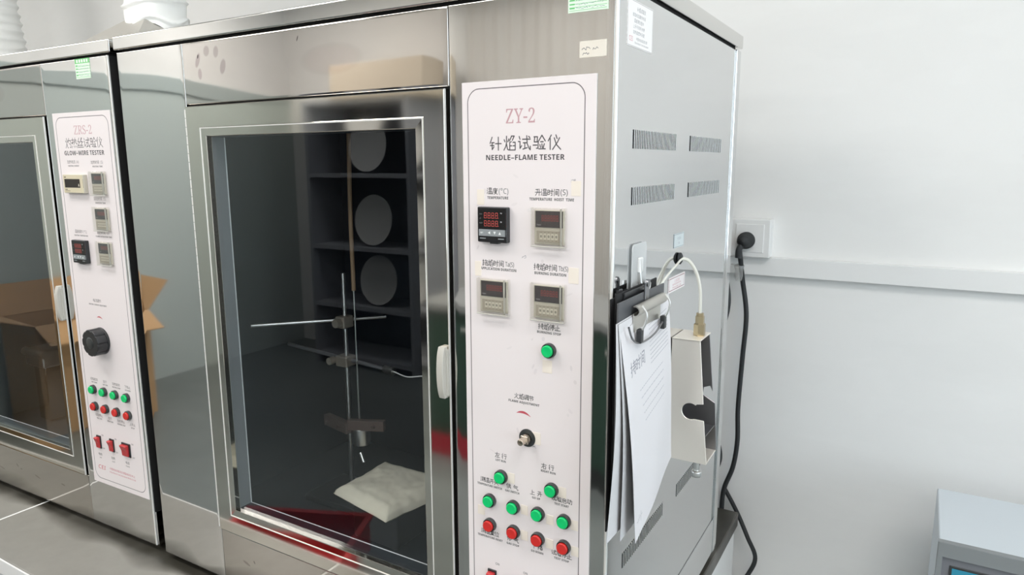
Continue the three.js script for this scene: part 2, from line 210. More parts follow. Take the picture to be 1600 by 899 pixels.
const headerPaint = smudgePaint([[0.115, 0.17, 15, 24, 0.1, 'rgba(172,162,162,.5)'], [0.158, 0.2, 13, 26, 0.1, 'rgba(172,162,162,.5)'], [0.185, 0.44, 14, 34, 0.2, 'rgba(164,153,154,.5)'], [0.072, 0.3, 11, 34, 0.3, 'rgba(165,150,152,.5)'], [0.078, 0.52, 10, 26, 0, 'rgba(170,155,158,.5)'], [0.074, 0.24, 3, 10, 0.2, 'rgba(60,55,55,.8)'], [0.5, 0.16, 2, 12, 0.3, 'rgba(60,55,55,.7)'], [0.62, 0.5, 120, 60, 0, 'rgba(205,196,190,.35)']]);
const sillPaint = smudgePaint([[0.12, 0.5, 22, 7, 0.4, 'rgba(150,142,136,.5)'], [0.16, 0.42, 9, 4, 1.2, 'rgba(110,104,98,.5)'], [0.3, 0.62, 26, 5, 0.2, 'rgba(150,142,136,.45)'], [0.44, 0.4, 14, 5, 0.8, 'rgba(120,114,108,.45)'], [0.47, 0.46, 8, 3, 0, 'rgba(100,94,88,.5)'], [0.6, 0.5, 26, 5, 0.3, 'rgba(150,142,136,.45)'], [0.8, 0.45, 18, 5, 0.1, 'rgba(140,132,126,.45)']]);
const steelHeader = std({ color: rgb(0.84, 0.82, 0.81), map: headerPaint, metalness: 1, roughness: 0.05, roughnessMap: smear });
const steelSill = std({ color: rgb(0.76, 0.74, 0.71), map: sillPaint, metalness: 1, roughness: 0.08, roughnessMap: smear });
const blackInside = std({ color: rgb(0.016, 0.021, 0.028), roughness: 0.5 });
const greyInside = std({ color: rgb(0.10, 0.11, 0.115), roughness: 0.5 });
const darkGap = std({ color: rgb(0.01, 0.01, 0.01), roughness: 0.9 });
const pane = phys({ color: rgb(0.95, 0.97, 0.98), transmission: 1, thickness: 0, roughness: 0, ior: 1.46 });
const clearPlastic = phys({ color: rgb(0.97, 0.97, 0.96), transmission: 1, thickness: 0, roughness: 0.06, ior: 1.46 });
const clearHook = phys({ color: rgb(0.84, 0.85, 0.85), transmission: 0.5, thickness: 0, roughness: 0.18, ior: 1.47 });
const plastic = (r, g, b, rough = 0.4) => phys({ color: rgb(r, g, b), roughness: rough, clearcoat: 0.15, clearcoatRoughness: 0.3 });
const M = {
  black: plastic(0.016, 0.017, 0.019, 0.42), rubber: std({ color: rgb(0.02, 0.022, 0.024), roughness: 0.62 }), bezel: plastic(0.035, 0.038, 0.038, 0.35), green: plastic(0.0, 0.58, 0.16, 0.35), red: plastic(0.62, 0.025, 0.02, 0.35),
  rocker: plastic(0.5, 0.03, 0.035, 0.35), cream: plastic(0.52, 0.50, 0.45, 0.45), beige: plastic(0.55, 0.51, 0.43, 0.5), wallBox: plastic(0.78, 0.78, 0.77, 0.4), tape: std({ color: rgb(0.88, 0.78, 0.68), roughness: 0.4 }),
  brass: std({ color: rgb(0.46, 0.37, 0.23), metalness: 1, roughness: 0.28 }), nickel: std({ color: rgb(0.66, 0.58, 0.48), metalness: 1, roughness: 0.25 }), white: std({ color: rgb(0.8, 0.8, 0.79), roughness: 0.6 }), tubeWhite: phys({ color: rgb(0.88, 0.87, 0.8), roughness: 0.35, transmission: 0.3, thickness: 0 }),
  darkSteel: std({ color: rgb(0.30, 0.30, 0.31), metalness: 1, roughness: 0.35 }), bronze: std({ color: rgb(0.14, 0.095, 0.08), metalness: 0.3, roughness: 0.5 }),
};
const printed = (map, rough = 0.42) => std({ map, roughness: rough });
const mats = { mainPrint: printed(mainPrint, 0.36), leftPrint: printed(leftPrint, 0.36), led: printed(ledPrint, 0.2), wheel: printed(wheelPrint), controller: printed(controllerPrint, 0.25), meter: printed(meterPrint), greenSticker: printed(greenSticker), handNote: printed(handNote, 0.7), sideLabel: printed(sideLabel), smallLabel: printed(smallLabel), redLabel: printed(redLabel), form: printed(formPrint, 0.55), blank: std({ color: rgb(0.72, 0.71, 0.72), roughness: 0.55 }) };

// ------------------------------------------------------------------ the room
const wallTex = noiseTex(512, 512, (u, v) => { const f = fbm(u, v, 5) - 0.5, s = fbm(u, v, 40) - 0.5, k = 236 + f * 8 + s * 5; return [k, k - 1, k - 3]; });
wallTex.repeat.set(1, 1);
const wallPaint = std({ map: wallTex, color: rgb(0.95, 0.955, 0.955), roughness: 0.75 });
const dadoPaint = std({ color: rgb(0.47, 0.525, 0.505), roughness: 0.55 });
const dadoBand = std({ color: rgb(0.40, 0.455, 0.445), roughness: 0.5 });
const floorTex = noiseTex(512, 512, (u, v) => { const f = fbm(u, v, 5) - 0.5, s = fbm(u, v, 32) - 0.5, k = 128 + f * 34 + s * 16; return [k - 8, k - 2, k - 3]; });
const floorPaint = std({ map: floorTex, roughness: 0.4 });
const XL = -4.44, XR = 3.0, ZB = -0.836, ZF = 3.55;
struct('floor', box(XL - 0.15, XR + 0.15, -0.12, 0, ZB - 0.15, ZF + 0.15), floorPaint);
struct('ceiling', box(XL - 0.15, XR + 0.15, CEIL, CEIL + 0.12, ZB - 0.15, ZF + 0.15), wallPaint);
struct('wall_back', box(XL - 0.15, XR + 0.15, 0, CEIL, ZB - 0.15, ZB), wallPaint);
struct('wall_left', box(XL - 0.15, XL, 0, CEIL, ZB, ZF), wallPaint);
struct('wall_front', box(XL - 0.15, XR + 0.15, 0, CEIL, ZF, ZF + 0.15), wallPaint);
const WZ0 = -0.1, WZ1 = 2.7, WY0 = 0.9, WY1 = 2.55;     // the window in the right wall
struct('wall_right', merge([box(XR, XR + 0.15, 0, WY0, ZB, ZF), box(XR, XR + 0.15, WY1, CEIL, ZB, ZF), box(XR, XR + 0.15, WY0, WY1, ZB, WZ0), box(XR, XR + 0.15, WY0, WY1, WZ1, ZF)]), wallPaint);
const win = new THREE.Group(); win.name = 'window_1'; win.userData.kind = 'structure'; scene.add(win);
const bars = []; for (const z of [WZ0 + 0.025, (2 * WZ0 + WZ1) / 3, (WZ0 + 2 * WZ1) / 3, WZ1 - 0.025]) bars.push(box(XR + 0.04, XR + 0.09, WY0, WY1, z - 0.025, z + 0.025)); bars.push(box(XR + 0.04, XR + 0.09, WY0, WY0 + 0.05, WZ0, WZ1), box(XR + 0.04, XR + 0.09, WY1 - 0.05, WY1, WZ0, WZ1));
mesh('window_frame', merge(bars), M.wallBox, win);
mesh('window_sill', rbox(XR - 0.08, XR + 0.06, WY0 - 0.03, WY0, WZ0 - 0.05, WZ1 + 0.05, 0.006), M.wallBox, win);
for (let i = 0; i < 3; i++) mesh('glass', box(XR + 0.063, XR + 0.067, WY0 + 0.05, WY1 - 0.05, WZ0 + (WZ1 - WZ0) / 3 * i + 0.03, WZ0 + (WZ1 - WZ0) / 3 * (i + 1) - 0.03), pane, win);
struct('trim_1', box(XL, XL + 0.012, 0, Y0 + 0.40, ZB, ZF), dadoPaint);        // grey-green panelling on the left wall and its band
struct('trim_2', rbox(XL, XL + 0.03, Y0 + 0.40, Y0 + 0.51, ZB, ZF, 0.008), dadoBand);

// ceiling lamps added to light the room: a fitting, a glowing diffuser and a light of the same size
const diffuserGlow = std({ color: 0xffffff, emissive: rgb(1, 0.98, 0.95), emissiveIntensity: 2.0, roughness: 0.6 });
[[-3.3, 0.75], [-1.3, 0.75], [0.9, 0.75], [-3.5, 2.5], [-1.5, 2.5], [0.9, 2.5]].forEach(([x, z], i) => {
  const t = thing('added_ceiling_lamp', 'added flat white ceiling lamp panel ' + ['left of the testers', 'in front of the testers', 'nearest the window', 'before the shelf cupboard', 'before the green bench', 'in the rear window corner'][i], 'lamp', [x, CEIL - 0.05, z], 0, 'added ceiling lamp panels');
  mesh('lamp_frame', merge([box(-0.62, 0.62, 0, 0.05, -0.32, -0.3), box(-0.62, 0.62, 0, 0.05, 0.3, 0.32), box(-0.62, -0.6, 0, 0.05, -0.3, 0.3), box(0.6, 0.62, 0, 0.05, -0.3, 0.3)]), M.wallBox, t);
  mesh('lamp_diffuser', box(-0.6, 0.6, 0.01, 0.03, -0.3, 0.3), diffuserGlow, t);
  const l = new THREE.RectAreaLight(new THREE.Color(1, 0.975, 0.95), LAMP_POWER, 1.2, 0.6); l.position.set(0, 0.004, 0); l.rotation.x = -Math.PI / 2; l.name = 'lamp_light'; t.add(l);
});

// ------------------------------------------------------------------ cabinets
// Measurements in metres: x from the right side of a cabinet, y from the top of its placard, z from its front; LIFT turns y into height above the bench top
const LIFT = 0.905, TOP = Y0 - LIFT;
const up = (g) => g.translate(0, LIFT, 0);
function rail(side, R) {   // R: outer rect [x0,x1,y0,y1], face width a, bevel width b
  const [x0, x1, y0, y1] = R, a = 0.0365, b = 0.0135, zf = 0.004, zb = 0.0036, zk = -0.02;
  const ring = (d, z) => [[x0 + d, y0 + d, z], [x1 - d, y0 + d, z], [x1 - d, y1 - d, z], [x0 + d, y1 - d, z]];
  const rings = [ring(0, zk), ring(0, zf - 0.0012), ring(0.0012, zf), ring(a - 0.0016, zf), ring(a - 0.0009, zf + 0.0004), ring(a, zf + 0.0004), ring(a + 0.0007, zf), ring(a + b - 0.0008, zb), ring(a + b, zb - 0.0008), ring(a + b, zk)];
  const i = { bottom: 0, right: 1, top: 2, left: 3 }[side], j = (i + 1) % 4, pos = [], uv = [];
  for (let k = 0; k < rings.length - 1; k++) {
    const A = rings[k][i], B = rings[k][j], C = rings[k + 1][j], D = rings[k + 1][i];
    for (const p of [A, B, C, A, C, D]) { pos.push(...p); uv.push(p[0] * 2, p[1] * 2); }
  }
  const g = new THREE.BufferGeometry(); g.setAttribute('position', new THREE.Float32BufferAttribute(pos, 3)); g.setAttribute('uv', new THREE.Float32BufferAttribute(uv, 2)); g.computeVertexNormals();
  return g;
}
function label(parent, name, mat, [x0, x1, y0, y1], z, lab, t = 0.0006, turn = 0) {
  const m = mesh(name, up(box(x0, x1, y0, y1, z, z + t)), mat, parent); if (lab) m.userData.label = lab; return m;
}
function cabinet(root, o) {
  const add = (n, g, m, p = root) => mesh(n, up(g), m, p);
  const BOT = -0.8903, LID = 0.1019, L = -0.9744, SL = -0.7857, SR = -0.2357;
  const wave = o.wave ?? [0, 0], RX = o.rx ?? 0;      // RX: how far the right-hand side stands in
  add('front_panel', sheet(L, SL - 0.0006, BOT, LID - 0.004, 0.004, (u, v) => wave[0] * Math.sin(Math.PI * u) * Math.exp(-(((v - 0.86) / 0.1) ** 2))), steelMirror).userData.label = 'mirror-bright steel strip left of the door';
  add('front_panel', sheet(SL + 0.0006, SR - 0.0006, -0.0025, LID - 0.004, 0.004, (u, v) => wave[1] * Math.sin(Math.PI * u) * Math.sin(Math.PI * v)), steelHeader).userData.label = 'steel panel above the door with finger marks';
  add('front_panel', sheet(SR + 0.0006, RX - 0.0034, BOT, LID - 0.004, 0.004), o.right ?? steelDull).userData.label = 'steel strip that carries the control placard';
  add('front_panel', sheet(SL + 0.0006, SR - 0.0006, BOT, -0.785, 0.004), steelSill).userData.label = 'scuffed steel strip below the door';
  add('corner_edge', rbox(RX - 0.0033, RX + 0.0003, BOT, LID - 0.004, -0.0034, 0.0003, 0.0014, 4), paleSteel);  // corner highlight put into the colour by the pale steel
  // shell
  const side = sheet(0.0036, 0.5595, -0.815, 0.0975, 0.004, (u, v) => (o.sideWave ?? 0) * Math.sin(Math.PI * u) * Math.sin(2.2 * Math.PI * v), 24, 40).rotateY(Math.PI / 2).translate(RX, 0, 0);
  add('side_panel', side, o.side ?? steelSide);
  add('side_rim', merge([sheet(0.5612, 0.588, BOT, LID - 0.004, 0.02).rotateY(Math.PI / 2).translate(RX + 0.003, 0, 0), sheet(0.0036, 0.5600, BOT, -0.8165, 0.006).rotateY(Math.PI / 2).translate(RX + 0.002, 0, 0)]), steelSide);
  add('side_seam', merge([box(RX - 0.008, RX - 0.002, -0.82, 0.1, -0.563, -0.556), box(RX - 0.008, RX - 0.002, -0.819, -0.812, -0.56, -0.006), box(RX - 0.008, RX - 0.002, 0.0955, 0.1, -0.56, -0.006)]), darkGap);
  add('shell', merge([box(L, L + 0.004, BOT, LID - 0.004, -0.588, -0.0045), box(L + 0.004, RX - 0.004, BOT, LID - 0.004, -0.588, -0.584), box(L + 0.004, RX - 0.004, BOT, BOT + 0.004, -0.584, -0.0045)]), steelDull);
  add('lid', rbox(L - 0.004, 0.004, LID, 0.1255, -0.592, 0.0035, 0.0025, 3), steelMirror);
  add('lid_gap', box(L + 0.01, RX - 0.004, LID - 0.006, LID + 0.001, -0.57, -0.006), darkGap);
  for (const [x, z] of [[L + 0.06, -0.06], [-0.06, -0.06], [L + 0.06, -0.53], [-0.06, -0.53]]) add('foot', cyl(0.018, 0.016, 0.0147, 20).translate(x, BOT - 0.0073, z), M.rubber);
  // chamber
  const inside = o.inside ?? blackInside, X0 = -0.955, X1 = -0.247, Yb = -0.83, Yt = 0.085, Zk = -0.535;
  add('chamber', merge([box(X0 - 0.003, X0, Yb, Yt, Zk, -0.006), box(X1, X1 + 0.003, Yb, Yt, Zk, -0.006), box(X0, X1, Yb - 0.003, Yb, Zk, -0.006), box(X0, X1, Yt, Yt + 0.003, Zk, -0.006), box(X0, X1, Yb, Yt, Zk - 0.003, Zk)]), inside);
  const J = [-0.7332, -0.2902, -0.7320, -0.0568];
  const jambPaint = std({ color: rgb(0.25, 0.255, 0.26), roughness: 0.4 });
  add('jamb', box(J[0] - 0.001, J[0], J[2], J[3], -0.030, -0.0065), jambPaint); add('jamb', box(J[1], J[1] + 0.001, J[2], J[3], -0.030, -0.0065), jambPaint);
  add('jamb', box(J[0] - 0.001, J[1] + 0.001, J[2] - 0.001, J[2], -0.030, -0.0065), inside); add('jamb', box(J[0] - 0.001, J[1] + 0.001, J[3], J[3] + 0.001, -0.030, -0.0065), inside);
  add('jamb_lip', merge([rbox(J[0] - 0.001, J[0] + 0.0006, J[2], J[3], -0.032, -0.030, 0.0003, 1), rbox(J[0], J[1], J[2] - 0.001, J[2] + 0.0006, -0.032, -0.030, 0.0003, 1)]), M.wallBox);
  // door
  const door = new THREE.Group(); door.name = 'door'; root.add(door);
  const D = [-0.7843, -0.2412, -0.7832, -0.0055];
  for (const s of ['top', 'bottom', 'left', 'right']) add('frame_rail', rail(s, D), steelFrame, door);
  const highlightStrips = (d, w, h) => [[D[0] + d, D[0] + d + w, D[2] + d, D[3] - d], [D[1] - d - w, D[1] - d, D[2] + d, D[3] - d], [D[0] + d + w, D[1] - d - w, D[2] + d, D[2] + d + w], [D[0] + d + w, D[1] - d - w, D[3] - d - w, D[3] - d]].map(([a, b, c, e]) => box(a, b, c, e, 0.003, h));
  add('frame_highlight', merge(highlightStrips(0.0360, 0.0013, 0.0050)), paleSteel, door);  // pale strips added as the highlight of the rounded frame edge
  add('edge_highlight', box(D[1] - 0.0002, D[1] + 0.0008, D[2], D[3], 0.0012, 0.0043), paleSteel, door);  // pale strip added as the highlight on the outer door edge
  add('glass', box(D[0] + 0.048, D[1] - 0.048, D[2] + 0.048, D[3] - 0.048, -0.006, -0.002), pane, door);
  const hs = new THREE.Shape(); hs.moveTo(-0.036, 0); hs.lineTo(-0.036, 0.005); hs.bezierCurveTo(-0.02, 0.0125, 0.02, 0.0125, 0.036, 0.005); hs.lineTo(0.036, 0); hs.closePath();
  const hg = new THREE.ExtrudeGeometry(hs, { depth: 0.0085, bevelEnabled: true, bevelSize: 0.0014, bevelThickness: 0.0014, bevelSegments: 3, curveSegments: 16 });
  hg.rotateZ(Math.PI / 2).rotateY(Math.PI / 2);     // profile now runs along y, depth along x
  hg.computeBoundingBox(); const hb = hg.boundingBox; hg.translate(-(hb.min.x + hb.max.x) / 2, -(hb.min.y + hb.max.y) / 2, -hb.min.z);
  add('handle', merge([hg.translate(-0.2495, -0.3925, 0.004), rbox(-0.2448, -0.2418, -0.427, -0.359, 0.002, 0.009, 0.001)]), M.cream, door);
  const knuckles = []; for (let i = 0; i < 52; i++) { const y = D[2] + 0.004 + i * (D[3] - D[2] - 0.008) / 52; knuckles.push(cyl(0.0023, 0.0023, (D[3] - D[2]) / 52 - 0.0012, 8).translate(SL + 0.0004, y + 0.007, 0.0022)); }
  add('hinge', merge(knuckles), paleSteel);
  add('door_gap', merge([box(D[1] + 0.0005, SR, D[2], D[3], -0.012, -0.006), box(D[0], SR, D[3] + 0.0004, -0.0026, -0.012, -0.004), box(D[0], SR, D[2] - 0.002, D[2] - 0.0004, -0.012, -0.004)]), darkGap);
  return add;
}
function timer(add, px, x0, x1, y0, y1) {    // millimetres on the placard
  const m = (v) => v / 1000, a = px + m(x0), b = px + m(x1), t = -m(y0), l = -m(y1), h = t - l, w = b - a;
  const body = add('timer', rbox(a + 0.003, b - 0.003, l + 0.003, t - 0.003, 0.0012, 0.0045, 0.001), M.beige);
  add('display', rbox(a + 0.005, b - 0.005, t - 0.004 - h * 0.42, t - 0.004, 0.0042, 0.0052, 0.0003), M.bezel, body);
  add('digits', box(a + 0.0054, b - 0.0054, t - 0.0044 - h * 0.40, t - 0.0044, 0.0050, 0.0054), mats.led, body);
  add('thumbwheels', box(a + 0.007, b - 0.007, l + 0.006, t - 0.007 - h * 0.44, 0.0042, 0.0056), mats.wheel, body);
  const c = []; const T = 0.0012, Z = 0.009;
  c.push(rbox(a, b, l, t, Z - T, Z, 0.0005), box(a, a + T, l, t, 0.0013, Z - T), box(b - T, b, l, t, 0.0013, Z - T), box(a + T, b - T, l, l + T, 0.0013, Z - T), box(a + T, b - T, t - T, t, 0.0013, Z - T));
  add('clear_cover', merge(c), clearPlastic, body);
  add('cover_rail', merge([rbox(b - 0.0075, b - 0.006, l + 0.001, t - 0.001, 0.0046, 0.0078, 0.0004), rbox(a, b, l, l + 0.0014, Z - 0.002, Z + 0.0003, 0.0005)]), M.cream, body);
  return body;
}
function button(add, px, x, y, color) {
  const X = px + x / 1000, Yc = -y / 1000;
  const b = add('push_button', lathe([[0.0001, 0.0005], [0.0097, 0.0005], [0.0099, 0.0012], [0.0097, 0.0060], [0.0089, 0.0067], [0.0082, 0.0063], [0.0081, 0.003], [0.0001, 0.003]], 36, 'z').translate(X, Yc, 0.0008), M.bezel);
  b.userData.label = (color === 'green' ? 'green' : 'red') + ' push button in a dark ring';
  add('cap', lathe([[0.0001, 0.003], [0.0077, 0.003], [0.0079, 0.0090], [0.0072, 0.0100], [0.0063, 0.0098], [0.0001, 0.0095]], 36, 'z').translate(X, Yc, 0.0008), M[color], b);
}
function rocker(add, px, x, y, w, h) {
  const X = px + x / 1000, Yc = -y / 1000;
  const r = add('rocker_switch', rbox(X - w / 2, X + w / 2, Yc - h / 2, Yc + h / 2, 0.0009, 0.0034, 0.001), M.black);
  const s = new THREE.Shape(); s.moveTo(-h * 0.38, 0); s.lineTo(-h * 0.38, 0.002); s.lineTo(0, 0.003); s.lineTo(h * 0.36, 0.0068); s.lineTo(h * 0.40, 0.004); s.lineTo(h * 0.38, 0); s.closePath();
  const g = new THREE.ExtrudeGeometry(s, { depth: w * 0.66, bevelEnabled: true, bevelSize: 0.0006, bevelThickness: 0.0006, bevelSegments: 2 }); g.rotateZ(Math.PI / 2).rotateY(Math.PI / 2);
  g.computeBoundingBox(); const q = g.boundingBox; g.translate(X - (q.min.x + q.max.x) / 2, Yc - (q.min.y + q.max.y) / 2, 0.0034 - q.min.z - 0.0004);
  add('lever', g, M.rocker, r);
}
function controller(add, px, x0, x1, y0, y1) {
  const a = px + x0 / 1000, b = px + x1 / 1000, t = -y0 / 1000, l = -y1 / 1000;
  const c = add('temperature_controller', merge([rbox(a, b, l, t, 0.0009, 0.0098, 0.0016), rbox(a + 0.018, b - 0.014, l - 0.0018, l + 0.002, 0.0009, 0.0085, 0.0008)]), M.black);
  add('controller_face', box(a + 0.001, b - 0.001, l + 0.001, t - 0.001, 0.0096, 0.0101), mats.controller, c);
}

const main = thing('test_cabinet', 'large steel needle-flame tester cabinet with glass door and long white control placard', 'cabinet', [0, TOP, 0]);
{
  const add = cabinet(main, { wave: [-0.0003, -0.0003], sideWave: 0.0003, rx: -0.0008 }), PX = -0.2146;
  add('control_placard', rbox(PX, -0.0246, -0.778, 0, 0.0002, 0.0011, 0.0003, 1), M.white).visible = true;
  label(main, 'placard_print', mats.mainPrint, [PX, -0.0246, -0.778, 0], 0.0011, 'white printed control face', 0.0002);
  controller(add, PX, 27, 72, 158, 204); timer(add, PX, 106, 154, 157, 206); timer(add, PX, 23.5, 72, 252, 301); timer(add, PX, 105, 154, 252, 301);
  button(add, PX, 130.3, 339.6, 'green'); button(add, PX, 57, 530, 'green'); button(add, PX, 135.4, 530.2, 'green');
  for (const x of [37.8, 76.5, 115, 154.2]) { button(add, PX, x, 570, 'green'); button(add, PX, x, 607, 'red'); }
  rocker(add, PX, 40, 691, 0.0145, 0.029); rocker(add, PX, 83, 691, 0.0145, 0.029); rocker(add, PX, 131, 691, 0.028, 0.030);
  // flame valve: a plated stem standing out of a dark hole
  const vx = PX + 0.0975, vy = -0.4655, v = add('valve_stem', merge([lathe([[0.0001, 0], [0.0066, 0], [0.0066, 0.006], [0.0052, 0.0066], [0.0052, 0.0135], [0.0045, 0.0145], [0.0045, 0.0195], [0.0038, 0.0203], [0.0001, 0.0203]], 28, 'z').translate(vx, vy, 0.0014), rbox(vx - 0.0055, vx + 0.0055, vy - 0.0055, vy + 0.0055, 0.007, 0.011, 0.001)]), M.nickel);
  add('valve_ring', lathe([[0.0068, 0], [0.0125, 0], [0.0122, 0.0012], [0.0068, 0.0014]], 36, 'z').translate(vx, vy, 0.0012), M.bezel, v);
  // beige label tapes
  for (const [x, y, w, h] of [[165, 133, 13, 18], [27.3, 146, 11, 20], [163, 240, 14, 20], [127, 362, 14, 17], [110.6, 463.7, 14, 17], [71.5, 529.4, 12, 15], [150, 531, 12, 15], [22, 241, 10, 20], [92.7, 571, 11, 14], [132.3, 575, 11, 14], [168.3, 573, 11, 14], [22.4, 589, 12, 14], [92.6, 609, 11, 14], [131.6, 610, 12, 14], [169.5, 610, 11, 14]]) {
    const X = PX + x / 1000, Yc = -y / 1000; const s = add('label_tape', rbox(X - w / 2000, X + w / 2000, Yc - h / 2000, Yc + h / 2000, 0.0013, 0.0017, 0.00015, 1), std({ color: rgb(0.87, 0.79, 0.70), roughness: 0.35 }));
    s.userData.label = 'small beige label tape';
  }
  label(main, 'sticker', mats.greenSticker, [-0.0632, -0.0126, 0.0695, 0.0965], 0.0001, 'green and white inspection sticker');
  label(main, 'sticker', mats.handNote, [-0.0478, -0.0138, 0.0184, 0.037], 0.0001, 'cream paper note with handwriting');
  const sideSticker = (mat, z0, z1, y0, y1, lab) => { const g = box(-z0, -z1, y0, y1, -0.0007, -0.0002); g.rotateY(Math.PI / 2); const m = add('sticker', g, mat); m.userData.label = lab; };
  sideSticker(mats.sideLabel, -0.028, -0.114, 0.0335, 0.0865, 'white maker label with printed lines');
  sideSticker(mats.smallLabel, -0.236, -0.284, -0.2285, -0.2072, 'small pale label above the tube');
  sideSticker(mats.redLabel, -0.2165, -0.297, -0.294, -0.2705, 'white label with red lettering');
  // louvred vents in the side
  for (const [z0, z1, y0, y1] of [[-0.0562, -0.2291, -0.0852, -0.0622], [-0.2975, -0.4841, -0.0852, -0.0622], [-0.0562, -0.2291, -0.1549, -0.1327], [-0.2975, -0.4841, -0.1549, -0.1327], [-0.0562, -0.2291, -0.6520, -0.6303], [-0.2975, -0.4841, -0.6520, -0.6303]]) {
    const v = add('vent', box(-0.0007, -0.0004, y0, y1, z1, z0), std({ color: rgb(0.035, 0.035, 0.035), roughness: 0.7 })), n = 28, bars_ = [], p = (z0 - z1) / n;
    for (let i = 0; i < n; i++) { const b = rbox(-p * 0.21, p * 0.21, y0, y1, -0.0005, 0.0005, 0.0002, 1); b.rotateY(Math.PI / 2); b.translate(0, 0, z0 - (i + 0.5) * p); bars_.push(b); }
    add('louvre_bars', merge(bars_), steelSide, v);
  }
  add('tube_grommet', lathe([[0.0001, 0.0002], [0.009, 0.0002], [0.009, 0.003], [0.006, 0.005], [0.0001, 0.005]], 24).rotateZ(-Math.PI / 2).translate(-0.0003, -0.246, -0.262), M.rubber);
}

const left = thing('test_cabinet', 'steel glow-wire tester cabinet at the left edge, its placard with a black knob', 'cabinet', [-1.0102 + 0.0068, TOP, -0.0049], 0.0238);
{
  const add = cabinet(left, { wave: [0.0002, 0.0002], rx: -0.0085, side: darkGap, inside: greyInside, right: steelMirror }), PX = -0.2110;  // right side panel coloured black to stand for the shade between cabinets
  add('control_placard', rbox(PX, PX + 0.195, -0.7885, -0.0005, 0.0002, 0.0011, 0.0003, 1), M.white);
  label(left, 'placard_print', mats.leftPrint, [PX, PX + 0.195, -0.7885, -0.0005], 0.0011, 'white printed control face', 0.0002);
  add('gap_light_block', rbox(-0.0085, 0.026, -0.888, 0.12, -0.40, -0.36, 0.002), darkGap).userData.label = 'added black strip blocking light through the gap beside the next cabinet';  // strip added to hide the lit wall behind the gap between cabinets
  const mt = add('ammeter', rbox(PX + 0.028, PX + 0.098, -0.158, -0.121, 0.0009, 0.0098, 0.0016), M.beige); add('meter_face', box(PX + 0.029, PX + 0.097, -0.157, -0.122, 0.0096, 0.0101), mats.meter, mt);
  timer(add, PX, 114, 163, 115, 162); timer(add, PX, 113, 162, 184, 232); timer(add, PX, 112, 160, 252, 300); controller(add, PX, 32, 79, 253, 300);
  const kx = PX + 0.087, ky = -0.461, ks = new THREE.Shape(); for (let i = 0; i <= 96; i++) { const a = i / 96 * Math.PI * 2, r = 0.0265 - 0.0026 * Math.max(0, Math.cos(a * 9)) ** 3; i ? ks.lineTo(Math.cos(a) * r, Math.sin(a) * r) : ks.moveTo(r, 0); }
  const kn = add('control_knob', new THREE.ExtrudeGeometry(ks, { depth: 0.017, bevelEnabled: true, bevelSize: 0.0015, bevelThickness: 0.002, bevelSegments: 3 }).translate(kx, ky, 0.007), M.black);
  add('knob_skirt', lathe([[0.0001, 0], [0.0285, 0], [0.028, 0.004], [0.02, 0.0055], [0.0001, 0.0055]], 40, 'z').translate(kx, ky, 0.0012), M.black, kn);
  add('knob_hub', lathe([[0.0001, 0.0015], [0.009, 0.0015], [0.0098, 0], [0.0125, 0.0004], [0.0125, -0.002]], 32, 'z').translate(kx, ky, 0.026), M.bezel, kn);
  [38.5, 76.5, 115.5, 155].forEach((x) => { button(add, PX, x, 573, 'green'); button(add, PX, x, 610.5, 'red'); });
  rocker(add, PX, 36, 692, 0.015, 0.029); rocker(add, PX, 83, 691, 0.015, 0.029); rocker(add, PX, 133, 691, 0.029, 0.030);
  label(left, 'sticker', mats.greenSticker, [-0.1135, -0.066, 0.0605, 0.0975], 0.0001, 'green and white inspection sticker');
}
// extractor hoods and hoses on the left testers
const hoodGeo = () => { const g = new THREE.CylinderGeometry(0.055, 0.283, 0.125, 4, 1); g.rotateY(Math.PI / 4); const n = g.toNonIndexed(); n.computeVertexNormals(); return n; };
const hoodMat = std({ color: rgb(0.52, 0.50, 0.46), metalness: 0.5, roughness: 0.5 });
function hose(x, z, y0, r, tilt, label_, ribs, wire) {
  const N = 260, S = 48, pos = [], idx = [];
  for (let i = 0; i <= N; i++) for (let j = 0; j <= S; j++) {
    const t = i / N, a = j / S * Math.PI * 2, y = t * 1.02, q = ((y / ribs + a / (2 * Math.PI)) % 1 + 1) % 1, w = Math.exp(-(((q - 0.5) / wire) ** 2)), rr = r - 0.006 + 0.007 * w + 0.0012 * Math.sin(a * 5 + y * 90) + 0.003 * Math.exp(-y * 20);
    const hem = Math.max(0, 1 - y / 0.07) * (-0.012 * Math.cos(4 * a)); pos.push(Math.cos(a) * rr + tilt * y, y + hem, Math.sin(a) * rr);
  }
  for (let i = 0; i < N; i++) for (let j = 0; j < S; j++) { const a = i * (S + 1) + j; idx.push(a, a + S + 1, a + 1, a + 1, a + S + 1, a + S + 2); }
  const g = new THREE.BufferGeometry(); g.setAttribute('position', new THREE.Float32BufferAttribute(pos, 3)); g.setIndex(idx); g.computeVertexNormals();
  return single('exhaust_hose', g, std({ color: rgb(0.86, 0.87, 0.85), roughness: 0.6, side: THREE.DoubleSide }), label_, 'hose', [x, y0, z]);
}
mesh('exhaust_hood', hoodGeo().translate(-0.372, LIFT + 0.1255 + 0.0625, -0.345), hoodMat, left);
hose(-1.375, -0.352, Y0 + 0.222, 0.075, -0.02, 'white ribbed exhaust hose above the steel cabinets, the right one with few ribs', 0.046, 0.07);
const third = thing('test_cabinet', 'steel cabinet hidden behind the left tester, only its grey hood showing', 'cabinet', [-2.06, TOP, -0.10], 0.0238);
